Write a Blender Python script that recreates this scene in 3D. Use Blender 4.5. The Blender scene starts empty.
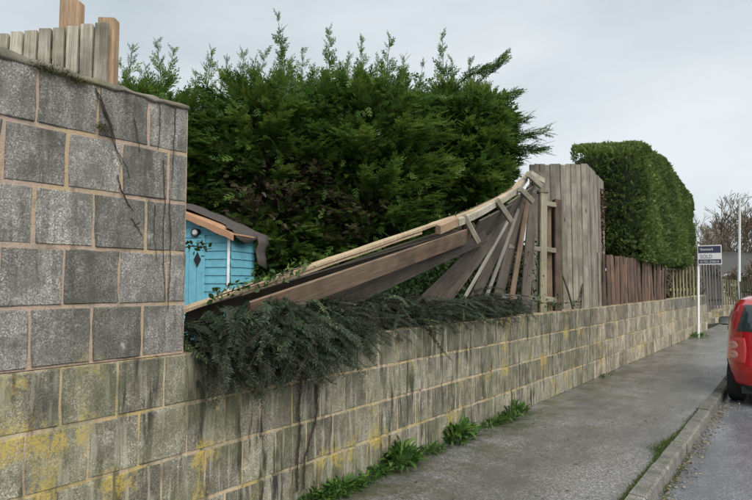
import bpy, bmesh, math, random
import numpy as np
from mathutils import Vector, Matrix

random.seed(7)
rng = np.random.default_rng(11)
R = math.radians
scene = bpy.context.scene
col = scene.collection

# ------------------------------------------------------------------ camera
CAM = Vector((2.99, 0.0, 1.60))
YAW, PITCH, FPX = R(38.1), R(3.37), 560.0
cam_d = bpy.data.cameras.new('camera')
cam_d.sensor_width = 36.0
cam_d.lens = 36.0 * FPX / 752.0
cam_d.clip_start, cam_d.clip_end = 0.05, 2000.0
cam = bpy.data.objects.new('camera', cam_d)
cam.location = CAM
cam.rotation_euler = (R(90) + PITCH, 0, YAW)
col.objects.link(cam)
scene.camera = cam

# ------------------------------------------------------------------ world and sun
SUN_EL, SUN_AZ = R(44), R(108)          # azimuth measured from +Y towards +X
w = bpy.data.worlds.new('World')
scene.world = w
w.use_nodes = True
nt = w.node_tree
nt.nodes.clear()
out = nt.nodes.new('ShaderNodeOutputWorld')
sky = nt.nodes.new('ShaderNodeTexSky')
sky.sky_type = 'NISHITA'
sky.sun_disc = False
sky.sun_elevation = SUN_EL
sky.sun_rotation = SUN_AZ
bg1 = nt.nodes.new('ShaderNodeBackground'); bg1.inputs[1].default_value = 0.05
nt.links.new(sky.outputs[0], bg1.inputs[0])
tc = nt.nodes.new('ShaderNodeTexCoord')
mp = nt.nodes.new('ShaderNodeMapping'); mp.inputs['Scale'].default_value = (1.0, 1.0, 3.0)
nz = nt.nodes.new('ShaderNodeTexNoise'); nz.inputs['Scale'].default_value = 1.7; nz.inputs['Detail'].default_value = 5.0; nz.inputs['Roughness'].default_value = 0.5
rp = nt.nodes.new('ShaderNodeValToRGB')
rp.color_ramp.elements[0].position = 0.3; rp.color_ramp.elements[0].color = (0.252, 0.284, 0.304, 1)
rp.color_ramp.elements[1].position = 0.7; rp.color_ramp.elements[1].color = (0.380, 0.404, 0.418, 1)
bg2 = nt.nodes.new('ShaderNodeBackground'); bg2.inputs[1].default_value = 1.0
mxs = nt.nodes.new('ShaderNodeMixShader'); mxs.inputs[0].default_value = 0.90
nt.links.new(tc.outputs['Generated'], mp.inputs[0]); nt.links.new(mp.outputs[0], nz.inputs['Vector'])
nt.links.new(nz.outputs[0], rp.inputs[0]); nt.links.new(rp.outputs[0], bg2.inputs[0])
nt.links.new(bg1.outputs[0], mxs.inputs[1]); nt.links.new(bg2.outputs[0], mxs.inputs[2])
nt.links.new(mxs.outputs[0], out.inputs[0])

sd = bpy.data.lights.new('sun', 'SUN')
sd.energy = 1.5; sd.angle = R(50); sd.color = (1.0, 0.96, 0.9)
sun = bpy.data.objects.new('sun', sd)
sdir = Vector((math.sin(SUN_AZ) * math.cos(SUN_EL), math.cos(SUN_AZ) * math.cos(SUN_EL), math.sin(SUN_EL)))
sun.rotation_euler = sdir.to_track_quat('Z', 'Y').to_euler()
sun.location = (8, 4, 12)
col.objects.link(sun)

vs = scene.view_settings
vs.view_transform = 'Standard'; vs.look = 'None'; vs.gamma = 1.0; vs.exposure = 1.20; vs.use_curve_mapping = False
scene.render.engine = 'CYCLES'

# ------------------------------------------------------------------ measuring helpers (survey of the place)
FH = Vector((-math.sin(YAW), math.cos(YAW), 0)); RT = Vector((math.cos(YAW), math.sin(YAW), 0))
FW = (FH * math.cos(PITCH) + Vector((0, 0, math.sin(PITCH)))); UP = RT.cross(FW)
def ray(px, py): return FW + RT * ((px - 376) / FPX) + UP * (-(py - 250) / FPX)
def PZ(px, py, Z):
    d = ray(px, py); return CAM + d * (Z / d.dot(FH))
def PX(px, py, x):
    d = ray(px, py); return CAM + d * ((x - CAM.x) / d.x)
def PG(px, py, z):
    d = ray(px, py); return CAM + d * ((z - CAM.z) / d.z)

# ------------------------------------------------------------------ object helpers
def link(o, parent=None, world=None):
    col.objects.link(o)
    W = world if world is not None else Matrix.Identity(4)
    if parent is not None:
        o.parent = parent
        P = Matrix.Identity(4); q = parent
        while q is not None:
            P = q.matrix_basis @ P; q = q.parent
        o.matrix_basis = P.inverted() @ W
    else:
        o.matrix_basis = W
    return o
def tag(o, label=None, cat=None, group=None, kind=None):
    if label: o['label'] = label
    if cat: o['category'] = cat
    if group: o['group'] = group
    if kind: o['kind'] = kind
    return o
def empty(name, loc, label, cat, group=None):
    o = bpy.data.objects.new(name, None); o.empty_display_size = 0.1
    link(o, None, Matrix.Translation(Vector(loc)))
    return tag(o, label, cat, group)
class MB:
    def __init__(s): s.v = []; s.f = []
    def add(s, vs, fs):
        n = len(s.v); s.v += [tuple(v) for v in vs]; s.f += [tuple(i + n for i in f) for f in fs]
    def box(s, lo, hi):
        x0, y0, z0 = lo; x1, y1, z1 = hi
        s.add([(x0,y0,z0),(x1,y0,z0),(x1,y1,z0),(x0,y1,z0),(x0,y0,z1),(x1,y0,z1),(x1,y1,z1),(x0,y1,z1)],
              [(0,3,2,1),(4,5,6,7),(0,1,5,4),(1,2,6,5),(2,3,7,6),(3,0,4,7)])
    def tube(s, pts, rad, n=6, cap=True):
        pts = [Vector(p) for p in pts]; rs = rad if isinstance(rad, (list, tuple)) else [rad] * len(pts)
        base = len(s.v); u = None
        for i, p in enumerate(pts):
            t = (pts[min(i+1, len(pts)-1)] - pts[max(i-1, 0)])
            t = t.normalized() if t.length > 1e-9 else Vector((0,0,1))
            if u is None:
                u = t.cross(Vector((0,0,1)) if abs(t.z) < .9 else Vector((1,0,0))).normalized()
            else:
                u = u - t * u.dot(t); u = u.normalized() if u.length > 1e-6 else t.orthogonal().normalized()
            v = t.cross(u)
            for k in range(n):
                a = 2 * math.pi * k / n
                s.v.append(tuple(p + (u * math.cos(a) + v * math.sin(a)) * rs[i]))
        for i in range(len(pts) - 1):
            for k in range(n):
                a = base + i*n + k; b = base + i*n + (k+1) % n
                s.f.append((a, b, b + n, a + n))
        if cap:
            s.f.append(tuple(base + k for k in reversed(range(n))))
            s.f.append(tuple(base + (len(pts)-1)*n + k for k in range(n)))
    def mesh(s, name, smooth=False):
        m = bpy.data.meshes.new(name); m.from_pydata(s.v, [], s.f); m.update()
        if smooth: m.polygons.foreach_set('use_smooth', [True] * len(m.polygons))
        return m
    def build(s, name, mat, parent=None, smooth=False, world=None):
        m = s.mesh(name, smooth); m.materials.append(mat)
        o = bpy.data.objects.new(name, m)
        return link(o, parent, world)
def inst(name, mesh, parent, world):
    o = bpy.data.objects.new(name, mesh); return link(o, parent, world)

# ------------------------------------------------------------------ materials
def newmat(name):
    m = bpy.data.materials.new(name); m.use_nodes = True
    n = m.node_tree; b = n.nodes['Principled BSDF']; return m, n, b
class NB:
    """small node-building helper"""
    def __init__(s, n): s.n = n; s.L = n.links.new
    def node(s, t, **kw):
        x = s.n.nodes.new(t)
        for k, v in kw.items(): setattr(x, k, v)
        return x
    def pos(s, scale=(1,1,1), obj=False, rnd=False):
        if obj:
            t = s.node('ShaderNodeTexCoord').outputs['Object']
        else:
            t = s.node('ShaderNodeNewGeometry').outputs['Position']
        if rnd:
            oi = s.node('ShaderNodeObjectInfo'); mul = s.node('ShaderNodeMath', operation='MULTIPLY'); mul.inputs[1].default_value = 57.0
            s.L(oi.outputs['Random'], mul.inputs[0])
            ad = s.node('ShaderNodeVectorMath', operation='ADD'); s.L(t, ad.inputs[0]); s.L(mul.outputs[0], ad.inputs[1]); t = ad.outputs[0]
        m = s.node('ShaderNodeMapping'); m.inputs['Scale'].default_value = scale
        s.L(t, m.inputs[0]); return m.outputs[0]
    def noise(s, vec, scale, detail=4, rough=.55, dist=0):
        x = s.node('ShaderNodeTexNoise'); s.L(vec, x.inputs['Vector'])
        x.inputs['Scale'].default_value = scale; x.inputs['Detail'].default_value = detail
        x.inputs['Roughness'].default_value = rough; x.inputs['Distortion'].default_value = dist
        return x.outputs[0]
    def vor(s, vec, scale, out='Distance'):
        x = s.node('ShaderNodeTexVoronoi'); s.L(vec, x.inputs['Vector']); x.inputs['Scale'].default_value = scale
        return x.outputs[out]
    def ramp(s, fac, stops):
        x = s.node('ShaderNodeValToRGB'); s.L(fac, x.inputs[0]); e = x.color_ramp.elements
        while len(e) < len(stops): e.new(0.5)
        for i, (p, c) in enumerate(stops):
            e[i].position = p
            e[i].color = (c, c, c, 1) if isinstance(c, (int, float)) else (*c, 1)
        return x.outputs[0]
    def mix(s, fac, a, b, mode='MIX'):
        x = s.node('ShaderNodeMix', data_type='RGBA', blend_type=mode)
        for k, v in ((0, fac), (6, a), (7, b)):
            if hasattr(v, 'links'): s.L(v, x.inputs[k])
            else: x.inputs[k].default_value = v if k == 0 else (*v, 1) if len(v) == 3 else v
        return x.outputs[2]
    def math(s, op, a, b=0.0, clamp=False):
        x = s.node('ShaderNodeMath', operation=op, use_clamp=clamp)
        for k, v in ((0, a), (1, b)):
            if hasattr(v, 'links'): s.L(v, x.inputs[k])
            else: x.inputs[k].default_value = v
        return x.outputs[0]
    def rnd(s): return s.node('ShaderNodeObjectInfo').outputs['Random']
    def bump(s, h, bsdf, strength=.5, dist=.01):
        x = s.node('ShaderNodeBump'); x.inputs['Strength'].default_value = strength; x.inputs['Distance'].default_value = dist
        s.L(h, x.inputs['Height']); s.L(x.outputs[0], bsdf.inputs['Normal'])

def concrete(name, tint, lichen, streak, green, lime, zlow=True):
    m, n, b = newmat(name); k = NB(n)
    P = k.pos()
    grain = k.noise(P, 140, 2, .7)
    vc = k.node('ShaderNodeSeparateColor'); k.L(k.vor(P, 170, 'Color'), vc.inputs[0]); agg = vc.outputs[0]
    speck = k.vor(P, 170)
    mott = k.noise(P, 7, 6, .65)
    base = k.ramp(agg, [(.0, tuple(c*.42 for c in tint)), (.3, tuple(c*.85 for c in tint)), (.75, tuple(c*1.12 for c in tint)), (1.0, tuple(min(1, c*1.9) for c in tint))])
    base = k.mix(k.ramp(grain, [(.33, .75), (.5, 0)]), base, tuple(c*.32 for c in tint))
    base = k.mix(k.math('MULTIPLY', k.ramp(mott, [(.42, 0), (.64, 1)]), .72), base, tuple(c*.36 for c in tint), 'MIX')
    # every block has its own tone
    v = k.math('MULTIPLY_ADD', k.rnd(), .78); v.node.inputs[2].default_value = .62
    vv = k.node('ShaderNodeCombineColor'); [k.L(v, vv.inputs[i]) for i in range(3)]
    base = k.mix(1.0, base, vv.outputs[0], 'MULTIPLY')
    # rain streaks, dark and limey, running down the face
    ps = k.pos((1, 1, .13)); st = k.noise(ps, 15, 4, .6)
    fr = k.pos((1, 1, .3)); br = k.noise(fr, 4, 3, .6)
    dk = k.math('MULTIPLY', k.math('MULTIPLY', k.ramp(st, [(.50, 0), (.60, 1)]), k.ramp(br, [(.38, 0), (.55, 1)])), streak)
    base = k.mix(dk, base, (.035, .034, .028))
    ps2 = k.pos((1.0, 1.0, .10)); st2 = k.noise(ps2, 22, 4, .6)
    li = k.math('MULTIPLY', k.ramp(st2, [(.54, 0), (.64, 1)]), lime)
    base = k.mix(li, base, (.40, .38, .31))
    if zlow:
        sz = k.node('ShaderNodeSeparateXYZ'); k.L(k.node('ShaderNodeNewGeometry').outputs['Position'], sz.inputs[0])
        md = k.node('ShaderNodeMapRange'); md.inputs['From Min'].default_value = .45; md.inputs['From Max'].default_value = 1.18; k.L(sz.outputs['Z'], md.inputs['Value'])
        dm = k.math('MULTIPLY', k.ramp(k.noise(k.pos((1, 1, .22)), 5.5, 5, .62), [(.42, 0), (.56, 1)]), md.outputs[0])
        base = k.mix(k.math('MULTIPLY', dm, streak*.72), base, (.040, .040, .030))
    # green algae
    al = k.math('MULTIPLY', k.ramp(k.noise(P, 3.3, 5, .62), [(.42, 0), (.62, 1)]), green)
    base = k.mix(al, base, (.13, .145, .055))
    # yellow lichen: runs below the joints
    pl = k.pos((1, 1, .55)); ln = k.noise(pl, 3.1, 6, .62, .3)
    fine = k.noise(P, 34, 3, .7)
    lk = k.math('MULTIPLY', k.ramp(ln, [(.53, 0), (.63, 1)]), k.ramp(fine, [(.34, .05), (.56, 1)]))
    if zlow:   # lichen lives on the lower, damper courses
        sx = k.node('ShaderNodeSeparateXYZ'); k.L(k.node('ShaderNodeNewGeometry').outputs['Position'], sx.inputs[0])
        mr = k.node('ShaderNodeMapRange'); mr.inputs['From Min'].default_value = 1.55; mr.inputs['From Max'].default_value = .75
        k.L(sx.outputs['Z'], mr.inputs['Value']); lk = k.math('MULTIPLY', lk, mr.outputs[0])
    sj = k.node('ShaderNodeSeparateXYZ'); k.L(k.node('ShaderNodeNewGeometry').outputs['Position'], sj.inputs[0])
    fj = k.math('FRACT', k.math('MULTIPLY', k.math('ADD', sj.outputs['Z'], .02), 1/.30))
    lk = k.math('MULTIPLY', lk, k.ramp(fj, [(.0, .9), (.22, .35), (.55, .25), (.85, 1.0)]))
    zone = k.ramp(k.noise(P, .75, 3, .5), [(.40, .15), (.54, 1)])
    lk = k.math('MULTIPLY', lk, zone)
    lk = k.math('MULTIPLY', k.math('MULTIPLY', k.ramp(lk, [(.06, 0), (.30, .55), (.7, 1)]), k.ramp(k.noise(P, 85, 3, .7), [(.36, .25), (.55, 1)])), lichen, True)
    base = k.mix(lk, base, (.43, .325, .075))
    # pale lichen rosettes
    wl = k.math('MULTIPLY', k.ramp(k.noise(P, 5.5, 5, .65), [(.64, 0), (.70, 1)]), .55)
    base = k.mix(wl, base, (.48, .47, .42))
    k.L(base, b.inputs['Base Color']); b.inputs['Roughness'].default_value = .88
    b.inputs['Specular IOR Level'].default_value = .3
    h = k.math('ADD', k.math('MULTIPLY', grain, .6), k.math('MULTIPLY', agg, .5))
    h = k.math('ADD', h, k.math('MULTIPLY', mott, 1.2))
    k.bump(h, b, .45, .006)
    return m
def mortar(name, c1, c2, lichen):
    m, n, b = newmat(name); k = NB(n); P = k.pos()
    base = k.mix(k.ramp(k.noise(P, 7, 5, .6), [(.38, 0), (.6, 1)]), c1, c2)
    base = k.mix(k.ramp(k.noise(P, 95, 3, .7), [(.35, .55), (.5, 0)]), base, tuple(x*.5 for x in c1))
    lk = k.math('MULTIPLY', k.ramp(k.noise(P, 2.6, 5, .6), [(.5, 0), (.62, 1)]), lichen)
    base = k.mix(lk, base, (.44, .34, .07))
    dk = k.ramp(k.noise(k.pos((1,1,.3)), 11, 4, .6), [(.55, 0), (.68, .75)])
    base = k.mix(dk, base, (.10, .09, .065))
    if name == 'mortar_stained':
        st = k.noise(k.pos((1, 1, .13)), 15, 4, .6); br = k.noise(k.pos((1, 1, .3)), 4, 3, .6)
        base = k.mix(k.math('MULTIPLY', k.math('MULTIPLY', k.ramp(st, [(.48, 0), (.60, 1)]), k.ramp(br, [(.36, 0), (.55, 1)])), .8), base, (.06, .056, .04))
        base = k.mix(k.ramp(k.noise(P, 3.3, 5, .62), [(.45, 0), (.65, .5)]), base, (.17, .17, .08))
    k.L(base, b.inputs['Base Color']); b.inputs['Roughness'].default_value = .93
    k.bump(k.noise(P, 60, 4, .7), b, .7, .01)
    return m
def wood(name, c1, c2, grey=0.0, moss=0.0, dark=.35, rough=.8):
    m, n, b = newmat(name); k = NB(n)
    V = k.pos((1, 1, .045), obj=True, rnd=True)
    g = k.noise(V, 46, 5, .62, .35); g2 = k.noise(V, 150, 3, .6)
    Pb = k.pos((1,1,1), obj=True, rnd=True); bl = k.noise(Pb, 3.0, 4, .6)
    base = k.mix(k.ramp(g, [(.33, 0), (.63, 1)]), c1, c2)
    base = k.mix(k.ramp(g2, [(.36, .5), (.5, 0)]), base, tuple(x*.35 for x in c1))
    base = k.mix(k.math('MULTIPLY', k.ramp(bl, [(.42, 0), (.62, 1)]), dark), base, tuple(x*.3 for x in c1))
    if grey: base = k.mix(k.math('MULTIPLY', k.ramp(k.noise(Pb, 1.7, 4, .6), [(.36, 0), (.6, 1)]), grey), base, (.25, .24, .22))
    if moss: base = k.mix(k.math('MULTIPLY', k.ramp(k.noise(Pb, 4.2, 5, .65), [(.46, 0), (.6, 1)]), moss), base, (.17, .175, .075))
    v = k.math('MULTIPLY_ADD', k.rnd(), .7); v.node.inputs[2].default_value = .66
    vv = k.node('ShaderNodeCombineColor'); [k.L(v, vv.inputs[i]) for i in range(3)]
    base = k.mix(1.0, base, vv.outputs[0], 'MULTIPLY')
    # knots
    kn = k.vor(k.pos((1,1,.3), obj=True, rnd=True), 5.5)
    base = k.mix(k.ramp(kn, [(.055, .85), (.09, 0)]), base, tuple(x*.22 for x in c1))
    k.L(base, b.inputs['Base Color']); b.inputs['Roughness'].default_value = rough
    k.bump(k.math('ADD', g, k.math('MULTIPLY', g2, .5)), b, .6, .006)
    return m
def paint(name, c, rough=.5, chip=None, bumpy=.2):
    m, n, b = newmat(name); k = NB(n); V = k.pos((1,1,1), obj=True, rnd=True)
    base = k.mix(k.ramp(k.noise(V, 14, 4, .6), [(.35, 0), (.65, .5)]), c, tuple(x*.62 for x in c))
    if chip: base = k.mix(k.ramp(k.noise(V, 38, 4, .7), [(.68, 0), (.71, 1)]), base, chip)
    k.L(base, b.inputs['Base Color']); b.inputs['Roughness'].default_value = rough
    k.bump(k.noise(V, 60, 3, .6), b, bumpy, .004)
    return m
def plain(name, c, rough=.5, metal=0.0, coat=0.0, spec=.5):
    m, n, b = newmat(name); b.inputs['Base Color'].default_value = (*c, 1); b.inputs['Roughness'].default_value = rough
    b.inputs['Metallic'].default_value = metal; b.inputs['Coat Weight'].default_value = coat; b.inputs['Specular IOR Level'].default_value = spec
    b.inputs['Coat Roughness'].default_value = .06
    return m
def leafmat(name, stops, trans=.3, rough=.55, spec=.3):
    """leaf colour picked per leaf by the 'tone' attribute"""
    m, n, b = newmat(name); k = NB(n)
    a = k.node('ShaderNodeAttribute', attribute_name='tone')
    base = k.ramp(a.outputs['Fac'], stops)
    base = k.mix(k.ramp(k.noise(k.pos(), 2.2, 3, .6), [(.35, 0.0), (.65, .35)]), base, (.5, .5, .5), 'MULTIPLY')
    k.L(base, b.inputs['Base Color']); b.inputs['Roughness'].default_value = rough; b.inputs['Specular IOR Level'].default_value = spec
    tr = k.node('ShaderNodeBsdfTranslucent'); k.L(base, tr.inputs[0])
    mx = k.node('ShaderNodeMixShader'); mx.inputs[0].default_value = trans
    k.L(b.outputs[0], mx.inputs[1]); k.L(tr.outputs[0], mx.inputs[2])
    k.L(mx.outputs[0], n.nodes['Material Output'].inputs[0])
    return m
def bark(name, c1, c2):
    m, n, b = newmat(name); k = NB(n)
    base = k.mix(k.ramp(k.noise(k.pos((1,1,.25)), 28, 4, .65), [(.35, 0), (.62, 1)]), c1, c2)
    k.L(base, b.inputs['Base Color']); b.inputs['Roughness'].default_value = .9
    k.bump(k.noise(k.pos((1,1,.25)), 40, 4, .7), b, .7, .01); return m
def asphalt(name, c, wet, algae, worn):
    m, n, b = newmat(name); k = NB(n); P = k.pos()
    grain = k.noise(P, 150, 3, .75); st = k.vor(P, 95, 'Color')
    sv = k.node('ShaderNodeSeparateColor'); k.L(st, sv.inputs[0])
    base = k.ramp(sv.outputs[0], [(.0, tuple(x*.55 for x in c)), (.6, c), (1.0, tuple(x*2.1 for x in c))])
    base = k.mix(k.ramp(grain, [(.34, .7), (.5, 0)]), base, tuple(x*.4 for x in c))
    big = k.noise(k.pos((1, .45, 1)), 1.6, 6, .62)
    base = k.mix(k.ramp(big, [(.36, 0), (.62, .75)]), base, tuple(x*.45 for x in c))
    if algae:
        sx = k.node('ShaderNodeSeparateXYZ'); k.L(k.node('ShaderNodeNewGeometry').outputs['Position'], sx.inputs[0])
        mr = k.node('ShaderNodeMapRange'); mr.inputs['From Min'].default_value = 1.55; mr.inputs['From Max'].default_value = .0
        k.L(sx.outputs['X'], mr.inputs['Value'])
        al = k.math('MULTIPLY', k.ramp(k.noise(P, 2.3, 6, .65), [(.42, 0), (.60, 1)]), mr.outputs[0])
        base = k.mix(k.math('MULTIPLY', al, algae), base, (.058, .062, .020))
        tw = k.noise(k.pos((1, 1, 1)), 9, 5, .7)
        base = k.mix(k.math('MULTIPLY', k.ramp(tw, [(.66, 0), (.70, .8)]), 1.0), base, (.03, .026, .018))
    k.L(base, b.inputs['Base Color'])
    rg = k.ramp(k.noise(k.pos((1, .5, 1)), 2.4, 5, .62), [(.35, wet), (.65, worn)])
    k.L(rg, b.inputs['Roughness']); b.inputs['Specular IOR Level'].default_value = .5
    k.bump(k.math('ADD', grain, k.math('MULTIPLY', sv.outputs[1], .5)), b, .32, .005)
    return m

M = {}
M['block_high'] = concrete('block_grey', (.268, .258, .235), .8, .45, .05, .12)
M['block_low'] = concrete('block_weathered', (.255, .236, .185), .95, 1.0, .34, .62)
M['block_far'] = concrete('block_pinkish', (.40, .345, .27), .8, .6, .25, .4)
M['block_dark'] = concrete('block_dark', (.21, .195, .175), .3, .5, .15, .2)
M['mortar_high'] = mortar('mortar_tan', (.42, .305, .235), (.34, .275, .22), .25)
M['mortar_low'] = mortar('mortar_stained', (.50, .42, .30), (.42, .31, .20), .6)
M['coping'] = mortar('coping_mortar', (.21, .19, .155), (.12, .115, .08), .1)
M['wood_grey'] = wood('wood_weathered', (.17, .155, .13), (.30, .275, .235), .5, .15)
M['wood_tall'] = wood('wood_silver', (.185, .165, .130), (.325, .298, .245), .3, .25, .6)
M['wood_brown'] = wood('wood_brown', (.105, .064, .039), (.185, .120, .074), .10, .06, .6)
M['wood_dark'] = wood('wood_dark', (.075, .058, .045), (.125, .10, .08), .25, .1)
M['wood_red'] = wood('wood_red_brown', (.075, .042, .027), (.185, .102, .060), .08, .05, .8)
M['wood_new'] = wood('wood_orange', (.33, .205, .115), (.47, .315, .19), .15, .08, .4)
M['wood_pale'] = wood('wood_pale', (.38, .335, .265), (.55, .495, .405), .15, .35, .5)
M['wood_picket'] = wood('wood_picket', (.36, .325, .255), (.68, .62, .51), .1, .25, .7)
M['wood_shade_tone'] = wood('wood_shade_tone', (.030, .023, .017), (.062, .048, .036), 0, .05, .5)  # near-black timber colour, with the shade below the fence cap painted in
M['wood_fan'] = wood('wood_fan', (.066, .050, .036), (.135, .108, .080), .12, .08, .6)
M['wood_cap'] = wood('wood_cap', (.42, .30, .18), (.58, .45, .30), .05, .10, .3)
M['wood_green'] = wood('wood_mossy', (.19, .165, .115), (.32, .28, .20), .15, .40)
M['wood_moss_slat'] = wood('wood_mossy_slat', (.22, .20, .10), (.34, .32, .17), .1, .6)
M['wood_slate'] = wood('wood_slate', (.085, .085, .085), (.13, .13, .125), .15, .05)
M['wood_olive'] = wood('wood_olive', (.095, .093, .048), (.15, .148, .08), .1, .5)
M['blue'] = paint('blue_paint', (.16, .46, .57), .6, None)
M['blue_dark'] = paint('blue_paint_door', (.18, .50, .61), .6, None)
M['white_trim'] = paint('white_trim', (.75, .78, .78), .5)
M['felt'] = paint('roof_felt', (.080, .068, .060), .85, None, .5)
M['chip'] = paint('bare_board', (.46, .26, .15), .8, (.10, .06, .04), .5)
M['black'] = plain('black_metal', (.012, .012, .013), .5)
M['pavement'] = asphalt('pavement_asphalt', (.21, .206, .20), .22, .85, .42)
M['road'] = asphalt('road_asphalt', (.205, .213, .23), .12, 0, .28)
M['kerb'] = concrete('kerb_concrete', (.20, .195, .18), .10, .12, .25, .05, False)
M['soil'] = asphalt('soil', (.05, .042, .03), .8, 0, .95)
M['grass_ground'] = asphalt('rough_grass', (.05, .055, .025), .8, 0, .95)
M['cypress'] = leafmat('cypress_leaf', [(.0, (.11, .085, .055)), (.10, (.26, .205, .14)), (.16, (.020, .050, .016)), (.40, (.068, .148, .030)), (.70, (.15, .245, .044)), (1.0, (.22, .30, .06))], .42)
M['hedge'] = leafmat('hedge_leaf', [(.0, (.065, .075, .03)), (.35, (.10, .155, .042)), (.7, (.16, .24, .065)), (1.0, (.26, .33, .085))], .35)
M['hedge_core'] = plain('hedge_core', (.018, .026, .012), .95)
M['shrub'] = leafmat('shrub_leaf', [(.0, (.055, .040, .026)), (.12, (.018, .032, .016)), (.6, (.034, .062, .030)), (.93, (.07, .108, .048)), (1.0, (.17, .23, .07))], .2, .5, .3)
M['ivy'] = leafmat('ivy_leaf', [(.0, (.02, .045, .014)), (.6, (.045, .095, .022)), (1.0, (.16, .24, .05))], .25)
M['weed'] = leafmat('weed_leaf', [(.0, (.035, .085, .016)), (.6, (.075, .165, .03)), (1.0, (.17, .27, .055))], .3)
M['grass'] = leafmat('grass_blade', [(.0, (.07, .075, .025)), (.5, (.075, .13, .022)), (1.0, (.15, .21, .04))], .3)
M['litter'] = leafmat('dead_leaf', [(.0, (.10, .065, .035)), (.5, (.21, .15, .085)), (1.0, (.36, .30, .2))], .1)
M['bark_red'] = bark('bark_reddish', (.07, .042, .028), (.19, .12, .082))
M['bark_grey'] = bark('bark_bare', (.105, .08, .055), (.235, .19, .135))
M['twig'] = bark('twig_dark', (.024, .019, .014), (.055, .043, .032))
M['twig_dead'] = bark('twig_dead', (.05, .04, .03), (.11, .085, .06))

# ------------------------------------------------------------------ large setting
def sheet(name, poly, z, mat, zs=None):
    b = MB(); b.add([(x, y, z) for x, y in poly], [tuple(range(len(poly)))])
    o = b.build(name, mat); tag(o, kind='structure'); return o
CO = 0.30                # course height
NLOW, NHIGH = 4, 9
ZB = 1.60 - 5.40 * CO    # foot of the wall
def course(k): return ZB + k * CO
WALLTOP = course(NLOW)
sheet('ground', [(-700, -300), (700, -300), (700, 900), (-700, 900)], -0.22, M['grass_ground'])
sheet('road', [(2.46, -30), (11.0, -30), (11.0, 26), (60, 40), (60, 48), (1.52, 30.5)], -0.115, M['road'])
def kx(y): return 1.958 - .0155*(y - 3.6)      # road face of the kerb
# pavement: falls a little to the kerb, real sheet with some uneven relief
b = MB(); nx, ny = 9, 90
for j in range(ny + 1):
    y = -12 + 42.5 * j / ny
    for i in range(nx + 1):
        x = -0.03 + (kx(y) - .105 + .03) * i / nx
        z = -0.012 - 0.012 * i / nx + 0.006 * math.sin(1.3*y + 2.1*x) * math.sin(.7*y - x) if 0 < i < nx else -0.012 - .012*i/nx
        b.v.append((x, y, z))
for j in range(ny):
    for i in range(nx):
        a = j*(nx+1) + i; b.f.append((a, a+1, a+nx+2, a+nx+1))
tag(b.build('pavement', M['pavement'], None, True), kind='structure')
# garden level behind the wall, held by it
b = MB(); b.add([(-.30, -6, .93), (-.30, 9.6, .93), (-.30, 22, .93), (-14, 22, .95), (-14, -6, .95), (-.30, -6, -.2), (-.30, 22, -.2), (-14, 22, -.2), (-14, -6, -.2)],
               [(0,1,2,3,4), (0,5,6,2,1), (2,6,7,3), (3,7,8,4), (4,8,5,0)])
tag(b.build('garden_ground', M['soil']), kind='structure')
# kerb: separate stones
kb = empty('kerb', (1.9, 0, -.1), None, None); tag(kb, kind='structure')
def kerb_mesh(seed):
    r = random.Random(seed); L, W, H, c = .895, .125, .25, .018
    b = MB(); ys = [-L/2, -L/4, 0, L/4, L/2]; prof = [(-W/2, -H), (W/2, -H), (W/2, -c), (W/2 - c, 0), (-W/2, 0)]
    for y in ys:
        for i, (x, z) in enumerate(prof):
            j = .004 if i >= 2 else 0
            b.v.append((x + r.uniform(-j, j), y, z + r.uniform(-j, j)))
    for s in range(4):
        for i in range(5):
            a = s*5 + i; c2 = s*5 + (i+1) % 5; b.f.append((a, a+5, c2+5, c2))
    b.f.append((0,1,2,3,4)); b.f.append((24,23,22,21,20))
    m = b.mesh('kerbstone'); m.materials.append(M['kerb']); return m
kms = [kerb_mesh(i) for i in range(4)]
for i in range(40):
    y = -4 + .905 * i
    inst('kerbstone', random.choice(kms), kb, Matrix.Translation((kx(y) - .0625 + random.uniform(-.006, .006), y, .006 + random.uniform(-.008, .006))) @ Matrix.Rotation(.0155 + random.uniform(-.006, .006), 4, 'Z'))

# ------------------------------------------------------------------ block walls
BL = .288
def block_mesh(seed, L, H, D, c=.008, j=.0055):
    r = random.Random(seed); b = MB()
    # front face lies in x = 0 looking to +x; a 4 x 4 grid with knocked edges
    ys = [-L/2, -L/2 + c, -L/6, L/6, L/2 - c, L/2]; zs = [0, c, H/3, 2*H/3, H - c, H]
    for a, z in enumerate(zs):
        for e, y in enumerate(ys):
            edge = a in (0, 5) or e in (0, 5)
            x = -c - r.random()*c*.8 if edge else r.uniform(-j, j)*.6
            b.v.append((x, y + (r.uniform(-j, j) if edge else 0), z + (r.uniform(-j, j) if edge else 0)))
    for a in range(5):
        for e in range(5):
            q = a*6 + e; b.f.append((q, q+1, q+7, q+6))
    n = len(b.v)
    b.v += [(-D, -L/2, 0), (-D, L/2, 0), (-D, L/2, H), (-D, -L/2, H)]
    bot = [i for i in range(6)]; top = [30 + i for i in range(6)]; lf = [6*i for i in range(6)]; rt = [6*i + 5 for i in range(6)]
    b.f.append(tuple([n, n+1] + bot[::-1])); b.f.append(tuple([n+2, n+3] + top))
    b.f.append(tuple([n+3, n] + lf)); b.f.append(tuple([n+1, n+2] + rt[::-1])); b.f.append((n, n+3, n+2, n+1))
    return b.mesh('block')
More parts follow.
